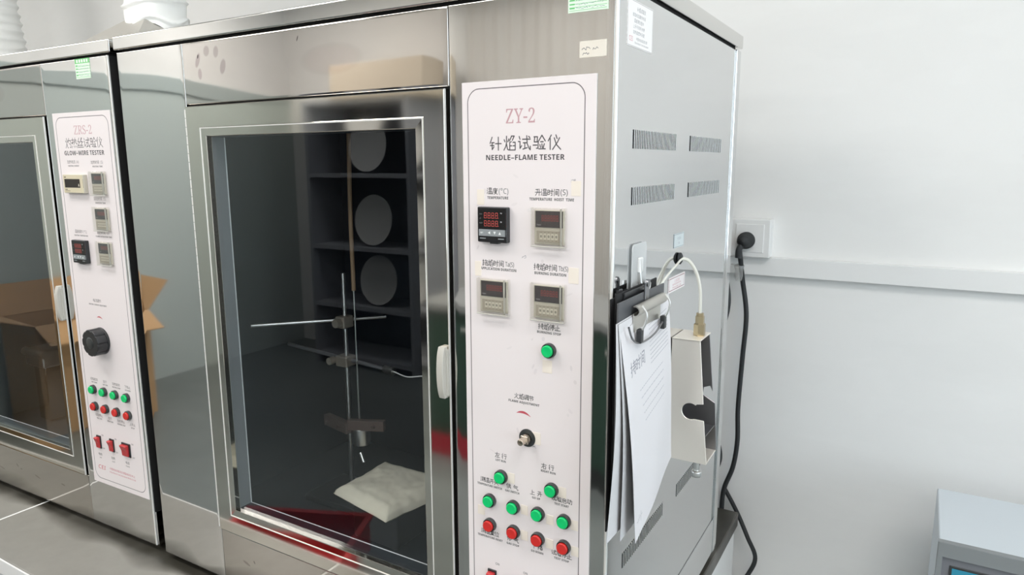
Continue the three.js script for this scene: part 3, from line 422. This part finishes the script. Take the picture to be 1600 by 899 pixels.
mesh('cabinet_body', rbox(-0.974, 0, 0.015, LIFT + 0.1, -0.59, 0, 0.004), steelDull, third); mesh('lid', rbox(-0.978, 0.004, LIFT + 0.1019, LIFT + 0.1255, -0.594, 0.004, 0.002), steelDull, third); mesh('foot', merge([box(-0.95, -0.9, 0, 0.015, -0.55, -0.05), box(-0.08, -0.03, 0, 0.015, -0.55, -0.05)]), M.rubber, third);
mesh('exhaust_hood', hoodGeo().translate(-0.50, LIFT + 0.1255 + 0.0625, -0.42), hoodMat, third);

hose(-2.60, -0.53, Y0 + 0.262, 0.10, -0.16, 'white ribbed exhaust hose at the top left corner, leaning and closely ribbed', 0.030, 0.24);
// ------------------------------------------------------------------ bench
const slabTex = noiseTex(512, 512, (u, v) => { const f = fbm(u, v, 6) - 0.5, s = fbm(u, v, 44) - 0.5, d = (v < 0.83 ? 1 : Math.max(0, 1 - (v - 0.83) / (0.015 + 0.05 * vnoise(u * 9, 2, 9, 8)))) * (40 + 70 * fbm(u, v, 14)), k = 136 + f * 14 + s * 8 - d; return [k, k - 2, k - 8]; });  // contact shade of the cabinets painted in, together with grime along their fronts
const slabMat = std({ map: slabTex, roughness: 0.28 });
const bench = thing('workbench', 'long grey slab-topped workbench the steel test cabinets stand on', 'bench', [0, 0, 0]);
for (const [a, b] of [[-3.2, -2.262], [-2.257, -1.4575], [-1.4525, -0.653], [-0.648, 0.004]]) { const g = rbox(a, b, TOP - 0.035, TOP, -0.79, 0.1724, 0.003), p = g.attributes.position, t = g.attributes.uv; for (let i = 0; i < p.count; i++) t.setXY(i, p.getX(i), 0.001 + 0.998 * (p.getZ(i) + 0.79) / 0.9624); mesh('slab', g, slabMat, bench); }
mesh('joint_filler', merge([-2.2595, -1.455, -0.6505].map((x) => box(x - 0.0026, x + 0.0026, TOP - 0.03, TOP - 0.0006, -0.788, 0.1712))), M.white, bench);
mesh('edge_strip', rbox(-3.2, 0.004, TOP - 0.035, TOP - 0.001, 0.1726, 0.176, 0.001), M.white, bench);
mesh('base_cupboard', box(-3.18, -0.03, 0.08, TOP - 0.035, -0.78, 0.12), std({ color: rgb(0.55, 0.57, 0.58), roughness: 0.5 }), bench);
mesh('end_panel', rbox(-0.03, -0.002, 0.0, TOP - 0.035, -0.785, 0.14, 0.003), M.white, bench);
mesh('plinth', box(-3.18, -0.05, 0, 0.08, -0.78, 0.06), M.bezel, bench);

// ------------------------------------------------------------------ inside the test chambers
const at = (x, y, z) => [x, Y0 + y, z];
const clampMetal = std({ color: rgb(0.40, 0.35, 0.29), metalness: 0.4, roughness: 0.4 });
const stand = thing('specimen_stand', 'steel rod stand with crossed rods and clamps inside the needle-flame tester', 'stand', [-0.715, TOP + 0.078, -0.28]);
{
  const off = new THREE.Vector3(0.715, Y0 - TOP - 0.078, 0.28), q = (p) => [p[0] + off.x, p[1] + off.y, p[2] + off.z];
  const put = (n, g, m) => mesh(n, g.translate(off.x, off.y, off.z), m, stand);
  put('base_plate', rbox(-0.80, -0.63, -0.827, -0.813, -0.34, -0.22, 0.003), M.darkSteel);
  mesh('upright_rod', rod(q([-0.716, -0.82, -0.28]), q([-0.7142, -0.326, -0.28]), 0.0048), steelBright, stand);
  mesh('cross_rod', rod(q([-0.8505, -0.428, -0.1514]), q([-0.6677, -0.428, -0.3555]), 0.0038), steelBright, stand);
  mesh('burner_rod', rod(q([-0.93, -0.5138, -0.315]), q([-0.5968, -0.5138, -0.2703]), 0.0042), std({ color: rgb(0.20, 0.20, 0.21), metalness: 0.3, roughness: 0.4 }), stand);
  put('clamp', merge([rbox(-0.726, -0.701, -0.441, -0.416, -0.292, -0.262, 0.003), cyl(0.009, 0.009, 0.014, 20, 'z').translate(-0.713, -0.428, -0.256)]), clampMetal);
  put('clamp', merge([rbox(-0.735, -0.703, -0.526, -0.503, -0.296, -0.266, 0.003), cyl(0.008, 0.008, 0.014, 20, 'z').translate(-0.742, -0.514, -0.262)]), clampMetal);
  mesh('connector', rod(q([-0.602, -0.5138, -0.271]), q([-0.575, -0.5138, -0.267]), 0.0075, 20), steelBright, stand);
  mesh('burner_bracket', merge([rbox(-0.043, 0.043, -0.012, 0.012, -0.008, 0.008, 0.0015).rotateY(-0.22).translate(-0.741, -0.657, -0.271), rbox(-0.040, 0.040, -0.011, 0.011, -0.008, 0.008, 0.0015).rotateY(0.42).translate(-0.664, -0.648, -0.277), ...[[-0.772, -0.657, -0.268], [-0.728, -0.657, -0.259], [-0.645, -0.648, -0.276]].map((p) => cyl(0.004, 0.004, 0.006, 12, 'z').translate(...p))].map((g) => g.translate(off.x, off.y, off.z))), M.bronze, stand);
  put('burner_cup', lathe([[0.0001, -0.019], [0.018, -0.019], [0.0195, -0.017], [0.0195, 0.017], [0.0175, 0.019], [0.0001, 0.019]], 32).translate(-0.683, -0.6755, -0.28), steelBright);
  mesh('burner_wire', tube([q([-0.576, -0.514, -0.267]), q([-0.54, -0.519, -0.265]), q([-0.50, -0.512, -0.268]), q([-0.45, -0.507, -0.27])], 0.0013, 30, 8), M.wallBox, stand);
  mesh('needle', rod(q([-0.668, -0.705, -0.26]), q([-0.655, -0.722, -0.255]), 0.004, 10), steelBright, stand);
}
const probe = thing('temperature_probe', 'thin braided probe hanging from the chamber roof beside the stand', 'probe', at(-0.686, -0.66, -0.28));
mesh('braided_sleeve', tube([[0.0055, 0.74, 0], [0.0045, 0.62, 0], [0.002, 0.46, 0.002], [0, 0.3, 0]], 0.0045, 60, 10), std({ color: rgb(0.42, 0.28, 0.17), roughness: 0.6 }), probe);
mesh('probe_rod', rod([0, 0, 0], [0, 0.302, 0], 0.0021, 10), steelBright, probe);
// a board wrapped in tissue, lying on a dark support
const wrapped = thing('wrapped_board', 'small board wrapped in creased cream tissue paper on the chamber floor', 'board', at(-0.55, -0.827, -0.22));
{
  const C4 = [[-0.641, -0.1526], [-0.476, -0.1171], [-0.440, -0.300], [-0.6394, -0.2995]], n = 40, pos = [], uv = [], idx = [];
  for (const top of [1, 0]) for (let j = 0; j <= n; j++) for (let i = 0; i <= n; i++) {
    const u = i / n, v = j / n, L2 = (k) => (C4[0][k] * (1 - u) + C4[1][k] * u) * (1 - v) + (C4[3][k] * (1 - u) + C4[2][k] * u) * v, e = Math.min(u, 1 - u, v, 1 - v), puff = Math.min(1, e / 0.12) ** 0.5;
    const cr = (fbm(u, v, 6) - 0.5) * 0.006 + Math.abs(vnoise(u * 4 + v * 2, v * 3, 16, 16) - 0.5) * 0.005;
    pos.push(L2(0) + 0.55 + (vnoise(v * 9, 3, 16, 16) - 0.5) * 0.006 * (1 - puff), (top ? 0.083 + puff * 0.016 + cr * (0.3 + puff) : 0.083 - puff * 0.010) + v * 0.004, L2(1) + 0.22); uv.push(u, v);
  }
  const S = (n + 1) * (n + 1); for (const b of [0, S]) for (let j = 0; j < n; j++) for (let i = 0; i < n; i++) { const a = b + j * (n + 1) + i; if (!b) idx.push(a, a + 1, a + n + 1, a + 1, a + n + 2, a + n + 1); else idx.push(a, a + n + 1, a + 1, a + 1, a + n + 1, a + n + 2); }
  const g = new THREE.BufferGeometry(); g.setAttribute('position', new THREE.Float32BufferAttribute(pos, 3)); g.setAttribute('uv', new THREE.Float32BufferAttribute(uv, 2)); g.setIndex(idx); g.computeVertexNormals();
  mesh('tissue_wrap', g, std({ color: rgb(0.70, 0.64, 0.51), roughness: 0.85 }), wrapped);
  mesh('support_block', rbox(-0.05, 0.06, 0, 0.074, -0.03, 0.06, 0.004), M.darkSteel, wrapped);
}
const clampL = thing('metal_clamp', 'shiny steel clamp block on a post inside the glow-wire tester', 'clamp', [-1.82, TOP + 0.078, -0.22]);
mesh('post', rbox(-0.03, 0.03, 0, 0.16, -0.03, 0.03, 0.004), steelDull, clampL); mesh('clamp_head', merge([rbox(-0.05, 0.045, 0.16, 0.21, -0.04, 0.04, 0.006), cyl(0.012, 0.012, 0.11, 20, 'x').translate(0, 0.2, 0.035)]), steelBright, clampL);

// ------------------------------------------------------------------ hanging on the side of the main cabinet
const hook = thing('adhesive_hook', 'clear plastic adhesive hook stuck on the cabinet side above the clipboards', 'hook', at(0, -0.261, -0.083));
{
  const s = new THREE.Shape(), w = 0.025, h = 0.056, r = 0.007; s.moveTo(-w, 0); s.lineTo(w, 0); s.lineTo(w, h - r); s.absarc(w - r, h - r, r, 0, Math.PI / 2); s.lineTo(-w + r, h); s.absarc(-w + r, h - r, r, Math.PI / 2, Math.PI); s.closePath();
  mesh('clear_plate', new THREE.ExtrudeGeometry(s, { depth: 0.0012, bevelEnabled: true, bevelSize: 0.0004, bevelThickness: 0.0004 }).rotateY(Math.PI / 2).translate(0.0012, 0, 0), clearHook, hook);
  mesh('hook_wire', tube([[0.004, 0.034, 0.004], [0.0045, 0.02, 0.004], [0.006, 0.004, 0.003], [0.010, -0.004, 0.002], [0.015, -0.002, 0], [0.016, 0.006, -0.001]], 0.0026, 50, 10), steelBright, hook);
  mesh('hook_pad', rbox(0.002, 0.006, 0.018, 0.038, -0.006, 0.008, 0.002), M.wallBox, hook);
}
const board = (z0, z1, y0, y1, x, t = 0.0024) => rbox(x, x + t, y0, y1, z1, z0, 0.001);
const boardBlack = std({ color: rgb(0.010, 0.010, 0.011), roughness: 0.75 });
const bb1 = thing('clipboard', 'black clipboard hanging rearmost, nearest the cabinet side', 'clipboard', at(0.0035, -0.56, -0.045), 0, 'clipboards');
mesh('backing_board', board(0.063, -0.088, 0, 0.2985, 0, 0.0022), boardBlack, bb1);
mesh('clip', merge([tube([[0.0012, 0.3055, 0.04], [0.004, 0.315, 0.047], [0.004, 0.318, 0.050]], 0.0014, 14, 8), rbox(-0.0005, 0.0029, 0.29, 0.306, 0.028, 0.042, 0.001)]), M.black, bb1);
const bb2 = thing('clipboard', 'black clipboard in the middle, its bare top edge above the papers', 'clipboard', at(0.0068, -0.556, -0.055), 0, 'clipboards');
mesh('backing_board', board(0.066, -0.080, 0, 0.2995, 0, 0.0022), boardBlack, bb2);
mesh('clip', rbox(0.0022, 0.0052, 0.287, 0.2975, -0.03, 0.045, 0.001), M.black, bb2);
const gb = thing('clipboard', 'grey clipboard in front holding white papers under a metal clip', 'clipboard', at(0.016, -0.545, -0.055), 0, 'clipboards');
{
  mesh('backing_board', board(0.0815, -0.0845, 0, 0.281, 0, 0.0024), plastic(0.085, 0.088, 0.095, 0.5), gb);
  const arc = new THREE.Shape(); arc.absarc(0, 0, 0.0068, -0.3, Math.PI + 0.3); arc.absarc(0, 0, 0.0054, Math.PI + 0.3, -0.3, true); arc.closePath();
  mesh('clip_bar', merge([new THREE.ExtrudeGeometry(arc, { depth: 0.105, bevelEnabled: false, curveSegments: 20 }).rotateZ(-Math.PI / 2).translate(0.008, 0.265, -0.062), rbox(0.0056, 0.0068, 0.235, 0.262, -0.058, 0.042, 0.0005)]), std({ color: rgb(0.62, 0.60, 0.56), metalness: 1, roughness: 0.38 }), gb);
  for (const z of [0.036, -0.052]) { mesh('clip_loop', tube([[0.015, 0.272, z], [0.021, 0.262, z], [0.0195, 0.25, z], [0.0135, 0.238, z]], 0.0013, 20, 8), steelBright, gb); mesh('clip_foot', rbox(0.0095, 0.0165, 0.225, 0.243, z - 0.005, z + 0.005, 0.002), M.black, gb); }
  mesh('clip_wire', tube([[0.012, 0.252, 0.072], [0.014, 0.238, 0.066], [0.0135, 0.226, 0.04], [0.0135, 0.226, -0.02], [0.0135, 0.236, -0.05]], 0.0013, 40, 8), M.darkSteel, gb);
  mesh('hanging_tab', merge([rbox(0.002, 0.0046, 0.262, 0.294, -0.018, -0.004, 0.001), cyl(0.005, 0.005, 0.004, 16, 'x').translate(0.0045, 0.292, -0.011)]), M.darkSteel, gb);
}
// loose sheets: corners top-left, top-right, bottom-right, bottom-left, with a bow
function paper(name, label_, c, bow, mat, group) {
  const n = 20, pos = [], uv = [], idx = [], V = c.map((p) => new THREE.Vector3(...p)), base = V[3].clone();
  for (let j = 0; j <= n; j++) for (let i = 0; i <= n; i++) {
    const u = i / n, v = j / n, p = V[0].clone().multiplyScalar((1 - u) * (1 - v)).add(V[1].clone().multiplyScalar(u * (1 - v))).add(V[2].clone().multiplyScalar(u * v)).add(V[3].clone().multiplyScalar((1 - u) * v));
    p.x += bow * Math.sin(Math.PI * v) * (1 - 0.4 * u) + 0.0012 * Math.sin(7 * u + 5 * v) * v; p.sub(base); pos.push(...p.toArray()); uv.push(u, 1 - v);
  }
  for (let j = 0; j < n; j++) for (let i = 0; i < n; i++) { const a = j * (n + 1) + i; idx.push(a, a + n + 1, a + 1, a + 1, a + n + 1, a + n + 2); }
  const g = new THREE.BufferGeometry(); g.setAttribute('position', new THREE.Float32BufferAttribute(pos, 3)); g.setAttribute('uv', new THREE.Float32BufferAttribute(uv, 2)); g.setIndex(idx); g.computeVertexNormals();
  const back = g.clone(); back.translate(-0.0003, 0, 0); back.index.array.reverse();
  return single(name, merge([g, back]), mat, label_, 'paper', [base.x, Y0 + base.y, base.z], 0, group);
}
paper('paper_sheet', 'plain white sheet hanging rearmost on the grey clipboard, longest at lower left', [[0.0195, -0.2865, 0.036], [0.0195, -0.281, -0.13], [0.0215, -0.55, -0.12], [0.0245, -0.5500, 0.0605]], 0.004, mats.blank, 'papers on the grey clipboard');
paper('paper_sheet', 'white sheet in the middle of the papers on the grey clipboard', [[0.0205, -0.288, 0.031], [0.0205, -0.283, -0.135], [0.0235, -0.553, -0.135], [0.030, -0.5605, 0.0298]], 0.004, mats.blank, 'papers on the grey clipboard');
paper('paper_sheet', 'printed form sheet in front of the papers on the grey clipboard', [[0.0215, -0.3000, 0.0275], [0.0215, -0.279, -0.150], [0.0250, -0.531, -0.181], [0.046, -0.5635, 0.0195]], 0.003, mats.form, 'papers on the grey clipboard');

// burner holder: a bent sheet-steel channel on the cabinet side
const holder = thing('burner_holder', 'bent sheet-steel burner holder with a keyhole slot on the cabinet side', 'bracket', at(0, -0.56, -0.27));
{
  const plate = (pts, hole, z, t = 0.0016) => { const s = new THREE.Shape(); pts.forEach(([x, y], i) => (i ? s.lineTo(x, y) : s.moveTo(x, y))); s.closePath(); return new THREE.ExtrudeGeometry(s, { depth: t, bevelEnabled: true, bevelSize: 0.0004, bevelThickness: 0.0004, bevelSegments: 1 }).translate(0, 0, z); };
  // front flange with its slot cut as part of the outline (y from the foot of the holder)
  const slot = []; for (let i = 0; i <= 20; i++) { const a = Math.PI * 0.30 + i / 20 * Math.PI * 1.35; slot.push([0.0325 + 0.0135 * Math.cos(a), 0.0815 + 0.0135 * Math.sin(a)]); }
  const front = [[0.0005, 0.193], [0.0430, 0.193], [0.0515, 0.096], [0.0420, 0.0945], ...slot, [0.0535, 0.0690], [0.0605, 0.0015], [0.0005, 0.0015]];
  mesh('front_plate', plate(front, null, 0.0256), steelSatin, holder);
  mesh('top_plate', plate([[0.0005, 0], [0.0425, 0], [0.0425, 0.060], [0.0005, 0.060]], null, 0, 0.0016).rotateX(-Math.PI / 2).translate(0, 0.1925, 0.0272), steelSatin, holder);
  mesh('rear_plate', merge([plate([[0.0005, 0.193], [0.0410, 0.193], [0.0500, 0.100], [0.046, 0.108], [0.036, 0.104], [0.034, 0.092], [0.0005, 0.092]], null, -0.0344), plate([[0.0005, 0.092], [0.034, 0.092], [0.0545, 0.080], [0.0600, 0.0015], [0.0005, 0.0015]], null, -0.0344)]), M.darkSteel, holder);
  mesh('foot_plate', plate([[0.0005, 0], [0.0600, 0], [0.0590, 0.060], [0.0005, 0.060]], null, 0, 0.0016).rotateX(-Math.PI / 2).translate(0, 0.0002, 0.0272), steelSatin, holder);
  mesh('inner_shelf', merge([rbox(0.001, 0.056, 0.042, 0.0435, -0.032, 0.02, 0.0005)]), M.darkSteel, holder);
  mesh('wall_flange', rbox(0.0006, 0.0020, 0.002, 0.192, -0.033, 0.026, 0.0005), M.darkSteel, holder);
  mesh('foot_screw', merge([cyl(0.0042, 0.0042, 0.026, 16).translate(0.038, -0.0135, -0.004), lathe([[0.0001, -0.036], [0.0075, -0.036], [0.0082, -0.034], [0.0082, -0.028], [0.007, -0.026], [0.0001, -0.026]], 20).translate(0.038, 0, -0.004)]), steelBright, holder);
  mesh('tube_fitting', merge([lathe([[0.0001, 0], [0.0088, 0], [0.0092, 0.0015], [0.0092, 0.018], [0.0070, 0.020], [0.0070, 0.0305], [0.0058, 0.0315], [0.0058, 0.0355], [0.0001, 0.0355]], 6).toNonIndexed().translate(0.0325, 0.1945, -0.005)].map((g) => { g.computeVertexNormals(); return g; })), M.brass, holder);
}
const gas = thing('gas_tube', 'white plastic gas tube arching from the black grommet to the brass fitting', 'tube', at(0.005, -0.246, -0.262));
mesh('supply_tube', tube([[0.0, 0, 0], [0.008, -0.003, -0.005], [0.019, -0.020, -0.010], [0.026, -0.048, -0.012], [0.0275, -0.0865, -0.012]], 0.0026, 60, 10), M.tubeWhite, gas);
mesh('branch_tube', tube([[0.001, 0, 0.002], [0.0015, -0.001, 0.014], [0.002, -0.006, 0.036], [0, -0.014, 0.06], [-0.0025, -0.028, 0.09], [-0.0032, -0.05, 0.12]], 0.0016, 40, 8), M.tubeWhite, gas);

// ------------------------------------------------------------------ on the back wall
const trunk = thing('cable_trunking', 'white plastic cable trunking running along the wall at socket height', 'trunking', at(0, -0.349, ZB));
mesh('trunking_base', box(-2.6, 2.9, 0.001, 0.0405, 0, 0.013), M.wallBox, trunk); mesh('trunking_cover', rbox(-2.6, 2.9, 0, 0.0412, 0.012, 0.0185, 0.0015), M.wallBox, trunk);
const sock = thing('wall_socket', 'square white wall socket box behind the steel cabinet', 'socket', at(-0.008, -0.3078, ZB));
mesh('back_box', box(-0.042, 0.042, 0.001, 0.083, 0, 0.028), M.wallBox, sock);
mesh('face_plate', rbox(-0.043, 0.043, 0, 0.084, 0.0285, 0.037, 0.0025), M.wallBox, sock);
mesh('inner_plate', rbox(-0.030, 0.030, 0.011, 0.073, 0.036, 0.0385, 0.0015), M.wallBox, sock);
const cord = thing('power_cord', 'black power cord with a round plug in the wall socket', 'cord', at(-0.0135, -0.2700, -0.796));
{
  mesh('plug', lathe([[0.0001, -0.002], [0.0175, -0.002], [0.0185, 0.001], [0.0185, 0.010], [0.0165, 0.012], [0.0160, 0.019], [0.0125, 0.024], [0.0110, 0.034], [0.0001, 0.037]], 36, 'z'), M.rubber, cord);
  mesh('strain_relief', tube([[-0.003, -0.004, 0.026], [-0.008, -0.018, 0.032], [-0.009, -0.036, 0.032]], 0.0068, 20, 12), M.rubber, cord);
  const W = [[-0.0193, -0.2912], [-0.0186, -0.3569], [-0.0061, -0.4341], [-0.009, -0.538], [-0.0125, -0.6599], [-0.0099, -0.737], [-0.0168, -0.8016], [-0.0344, -0.8619], [-0.0371, -0.9194], [-0.0351, -1.0008], [-0.0462, -1.0868], [-0.02, -1.25], [0.03, -1.42], [0.06, -1.65]];
  mesh('cable', tube([[-0.007, -0.020, 0.030], ...W.slice(1).map(([x, y], i) => [x + 0.0135, y + 0.2700, i < 9 ? -0.004 : 0.0]) ], 0.0054, 260, 12), M.rubber, cord);
  mesh('tag_wrap', merge([lathe([[0.006, 0.02], [0.012, 0.016], [0.0085, 0.004], [0.0095, -0.006], [0.0065, -0.018]], 9).translate(-0.011, -0.072, 0.006), rbox(-0.028, -0.008, -0.058, -0.052, 0.010, 0.013, 0.001)]), phys({ color: rgb(0.88, 0.88, 0.87), transmission: 0.8, thickness: 0, roughness: 0.25 }), cord);
}
single('loose_cable', tube([at(-0.0380, -0.864, -0.8145), at(-0.030, -0.876, -0.8145), at(-0.0034, -0.9187, -0.812), at(0.0255, -0.9676, -0.800), at(0.0454, -1.0139, -0.800), at(0.0307, -1.063, -0.800), at(-0.0, -1.12, -0.80), at(0.01, -1.4, -0.80), at(0.02, -1.648, -0.78)].map((p) => p), 0.0050, 160, 12), M.rubber, 'second black cable looping against the wall beside the bench end', 'cable');
single('rear_cable', tube([at(-0.06, -0.20, -0.66), at(-0.03, -0.30, -0.66), at(-0.0115, -0.385, -0.65), at(-0.03, -0.47, -0.65), at(-0.05, -0.56, -0.65), at(-0.03, -0.65, -0.65), at(-0.0125, -0.72, -0.65), at(-0.04, -0.80, -0.66), at(-0.06, -0.902, -0.68)], 0.0045, 120, 10), M.rubber, 'black cable peeping out behind the rear edge of the cabinet', 'cable');

// ------------------------------------------------------------------ bench instrument at the lower right
const meter = thing('bench_instrument', 'grey bench instrument with a blue display at the lower right', 'instrument', at(0.384, -0.97, -0.5));
{
  mesh('case', rbox(0, 0.36, 0.006, 0.2495, -0.22, -0.004, 0.003), std({ color: rgb(0.60, 0.65, 0.69), roughness: 0.35 }), meter);
  const face = new THREE.Shape(); face.moveTo(0, 0.004); face.lineTo(0.36, 0.004); face.lineTo(0.36, 0.25); face.lineTo(0, 0.25); face.closePath(); const hole = new THREE.Path(); hole.moveTo(0.006, 0.02); hole.lineTo(0.006, 0.226); hole.lineTo(0.354, 0.226); hole.lineTo(0.354, 0.02); hole.closePath(); face.holes.push(hole);
  mesh('front_bezel', new THREE.ExtrudeGeometry(face, { depth: 0.01, bevelEnabled: true, bevelSize: 0.001, bevelThickness: 0.001, bevelSegments: 2 }).translate(0, 0, -0.004), std({ color: rgb(0.23, 0.245, 0.25), roughness: 0.5 }), meter);
  mesh('front_panel', box(0.005, 0.355, 0.019, 0.227, -0.004, 0.001), std({ color: rgb(0.19, 0.195, 0.215), roughness: 0.5 }), meter);
  const lcd = noteTex(256, 128, (g, w, h) => { g.fillStyle = '#dff2f6'; g.font = 'bold 26px sans-serif'; g.fillText('8', 12, 30); g.font = '20px sans-serif'; g.fillText('0.000', 60, 76); g.fillText('AC  V', 60, 112); }, '#2f7f97');
  const d = mesh('display', rbox(0.018, 0.20, 0.10, 0.211, 0.0005, 0.003, 0.001), M.bezel, meter); mesh('screen', box(0.022, 0.196, 0.104, 0.207, 0.0028, 0.0034), std({ map: lcd, emissive: rgb(1, 1, 1), emissiveMap: lcd, emissiveIntensity: 0.25, roughness: 0.25 }), d);
  for (let i = 0; i < 3; i++) mesh('key', rbox(0.22 + i * 0.04, 0.248 + i * 0.04, 0.15, 0.17, 0.001, 0.006, 0.002), M.wallBox, meter);
  for (const [x, z] of [[0.03, -0.03], [0.33, -0.03], [0.03, -0.19], [0.33, -0.19]]) mesh('foot', cyl(0.012, 0.012, 0.006, 16).translate(x, 0.003, z), M.rubber, meter);
}
const trolley = thing('side_table', 'low white side table under the grey bench instrument', 'table', at(0.58, -1.655, -0.63));
mesh('table_top', rbox(-0.21, 0.45, 0.655, 0.685, -0.19, 0.18, 0.004), M.wallBox, trolley); for (const [x, z] of [[-0.19, -0.17], [0.43, -0.17], [-0.19, 0.16], [0.43, 0.16]]) mesh('leg', rbox(x - 0.015, x + 0.015, 0, 0.656, z - 0.015, z + 0.015, 0.003), M.wallBox, trolley);

// ------------------------------------------------------------------ behind the camera, seen in the polished steel and the glass
const folds = []; for (let i = 0; i <= 320; i++) folds.push([-2.55 + i * 2.9 / 320, 0.010 * Math.sin(i * 0.55) + 0.012 * Math.sin(i * 0.13 + 1)]);
const cg = new THREE.BufferGeometry(), cp = [], ci = []; for (const y of [0.08, CEIL - 0.12]) for (const [x, z] of folds) cp.push(x, y, z); for (let i = 0; i < 320; i++) ci.push(i, i + 1, i + 321, i + 1, i + 322, i + 321);
cg.setAttribute('position', new THREE.Float32BufferAttribute(cp, 3)); cg.setIndex(ci); cg.computeVertexNormals();
const curtain = thing('curtain', 'grey-beige curtain added along the far wall behind the green bench to darken its reflection', 'curtain', [0, 0, 3.45]);  // added so the steel mirrors a darker far wall here
mesh('added_curtain_cloth', cg, std({ color: rgb(0.60, 0.575, 0.54), roughness: 0.9, side: THREE.DoubleSide }), curtain); mesh('curtain_rail', rbox(-2.6, 0.4, CEIL - 0.12, CEIL - 0.08, -0.03, 0.03, 0.004), M.wallBox, curtain);
const cup = thing('shelf_cupboard', 'tall open shelf cupboard by the far wall, mirrored in the tester glass', 'cupboard', [-3.27, 0, 3.28]);
{
  const grey = std({ color: rgb(0.30, 0.31, 0.34), roughness: 0.5 }), dark = std({ color: rgb(0.05, 0.055, 0.07), roughness: 0.7 });
  mesh('side_panel', box(-0.50, -0.47, 0, Y0 + 0.36, -0.22, 0.22), grey, cup); mesh('side_panel', box(0.47, 0.50, 0, Y0 + 0.36, -0.22, 0.22), grey, cup); mesh('back_panel', box(-0.47, 0.47, 0.06, Y0 + 0.33, 0.19, 0.21), dark, cup);
  [0.06, Y0 - 1.19, Y0 - 0.74, Y0 - 0.20, Y0 + 0.33].forEach((y) => mesh('shelf', box(-0.47, 0.47, y, y + 0.03, -0.22, 0.19), grey, cup));
}
const trayGrey = std({ color: rgb(0.5, 0.5, 0.5), roughness: 0.6 });
[[-0.20 + 0.03, 'top'], [-0.74 + 0.03, 'middle'], [-1.19 + 0.03, 'lower']].forEach(([y, w], i) => {
  const g = lathe([[0.0001, -0.01], [0.16, -0.01], [0.185, 0.012], [0.19, 0.02], [0.183, 0.022], [0.158, 0.002], [0.0001, 0.0]], 48, 'z'); g.rotateY(Math.PI); g.rotateX(0.12); g.scale(0.95, 1, 1);
  single('white_tray', g, trayGrey, 'round pale tray standing on the ' + w + ' shelf of the cupboard', 'tray', [-3.22 + i * 0.03, Y0 + y + 0.196, 3.16]);
});
const cardboard = std({ color: rgb(0.46, 0.285, 0.145), roughness: 0.8 }), paleCard = std({ color: rgb(0.60, 0.53, 0.43), roughness: 0.8 });
const topBox = thing('carton', 'pale carton lying on top of the shelf cupboard', 'carton', [-3.05, Y0 + 0.361, 3.24]);
mesh('carton_body', rbox(-0.42, 0.42, 0, 0.25, -0.20, 0.20, 0.004), paleCard, topBox); mesh('tape', rbox(-0.421, 0.421, 0.2495, 0.2515, -0.03, 0.03, 0.0005), M.tape, topBox);
const openBox = thing('carton', 'tall brown carton with open flaps on the floor by the grey-green wall', 'carton', [-4.06, 0, 1.52], 0.12);
{
  const h = 0.66, w = 0.24, T = 0.006;
  mesh('carton_body', merge([box(-w, w, 0, h, -w, -w + T), box(-w, w, 0, h, w - T, w), box(-w, -w + T, 0, h, -w + T, w - T), box(w - T, w, 0, h, -w + T, w - T), box(-w, w, 0, T, -w, w)]), cardboard, openBox);
  mesh('flap', box(0, 0.2, 0, T, -w, w).rotateZ(-0.45).translate(w, h, 0), cardboard, openBox); mesh('flap', box(-w, w, 0, T, 0, 0.22).rotateX(-0.9).translate(0, h, w), cardboard, openBox); mesh('flap', box(-w, w, 0, T, -0.22, 0).rotateX(0.35).translate(0, h, -w), cardboard, openBox); mesh('flap', box(-0.2, 0, 0, T, -w, w).rotateZ(-1.15).translate(-w, h, 0), cardboard, openBox);
}
const gbench = thing('green_bench', 'dark green bench with red base strip and white top behind the camera', 'bench', [-1.35, 0, 2.4]);
mesh('bench_body', box(-0.58, 1.45, 0.11, 0.80, -0.28, 0.3), std({ color: rgb(0.035, 0.075, 0.055), roughness: 0.5 }), gbench); mesh('bench_top', rbox(-0.61, 1.48, 0.80, 0.84, -0.32, 0.32, 0.004), std({ color: rgb(0.3, 0.31, 0.31), roughness: 0.5 }), gbench); mesh('base_strip', box(-0.58, 0.08, 0, 0.11, -0.30, 0.3), std({ color: rgb(0.45, 0.03, 0.05), roughness: 0.5 }), gbench).userData.label = 'red base strip'; mesh('base_strip', box(0.08, 1.45, 0, 0.11, -0.27, 0.3), M.bezel, gbench);
for (const x of [-0.3, 0.21, 0.63, 1.05]) mesh('door_handle', rbox(x - 0.05, x + 0.05, 0.70, 0.715, -0.3, -0.279, 0.003), steelBright, gbench);
const crateRed = plastic(0.42, 0.02, 0.025, 0.45);
const crate = thing('plastic_crate', 'low red plastic crate on the floor in front of the testers', 'crate', [-1.69, 0, 0.92], -0.4);
mesh('crate_walls', merge([box(-0.26, 0.26, 0.01, 0.14, -0.17, -0.16), box(-0.26, 0.26, 0.01, 0.14, 0.16, 0.17), box(-0.26, -0.25, 0.01, 0.14, -0.16, 0.16), box(0.25, 0.26, 0.01, 0.14, -0.16, 0.16), box(-0.26, 0.26, 0, 0.012, -0.17, 0.17)]), crateRed, crate); mesh('crate_rim', merge([rbox(-0.275, 0.275, 0.135, 0.15, -0.185, -0.158, 0.003), rbox(-0.275, 0.275, 0.135, 0.15, 0.158, 0.185, 0.003), rbox(-0.275, -0.248, 0.135, 0.15, -0.158, 0.158, 0.003), rbox(0.248, 0.275, 0.135, 0.15, -0.158, 0.158, 0.003)]), crateRed, crate);

renderer.render(scene, camera);
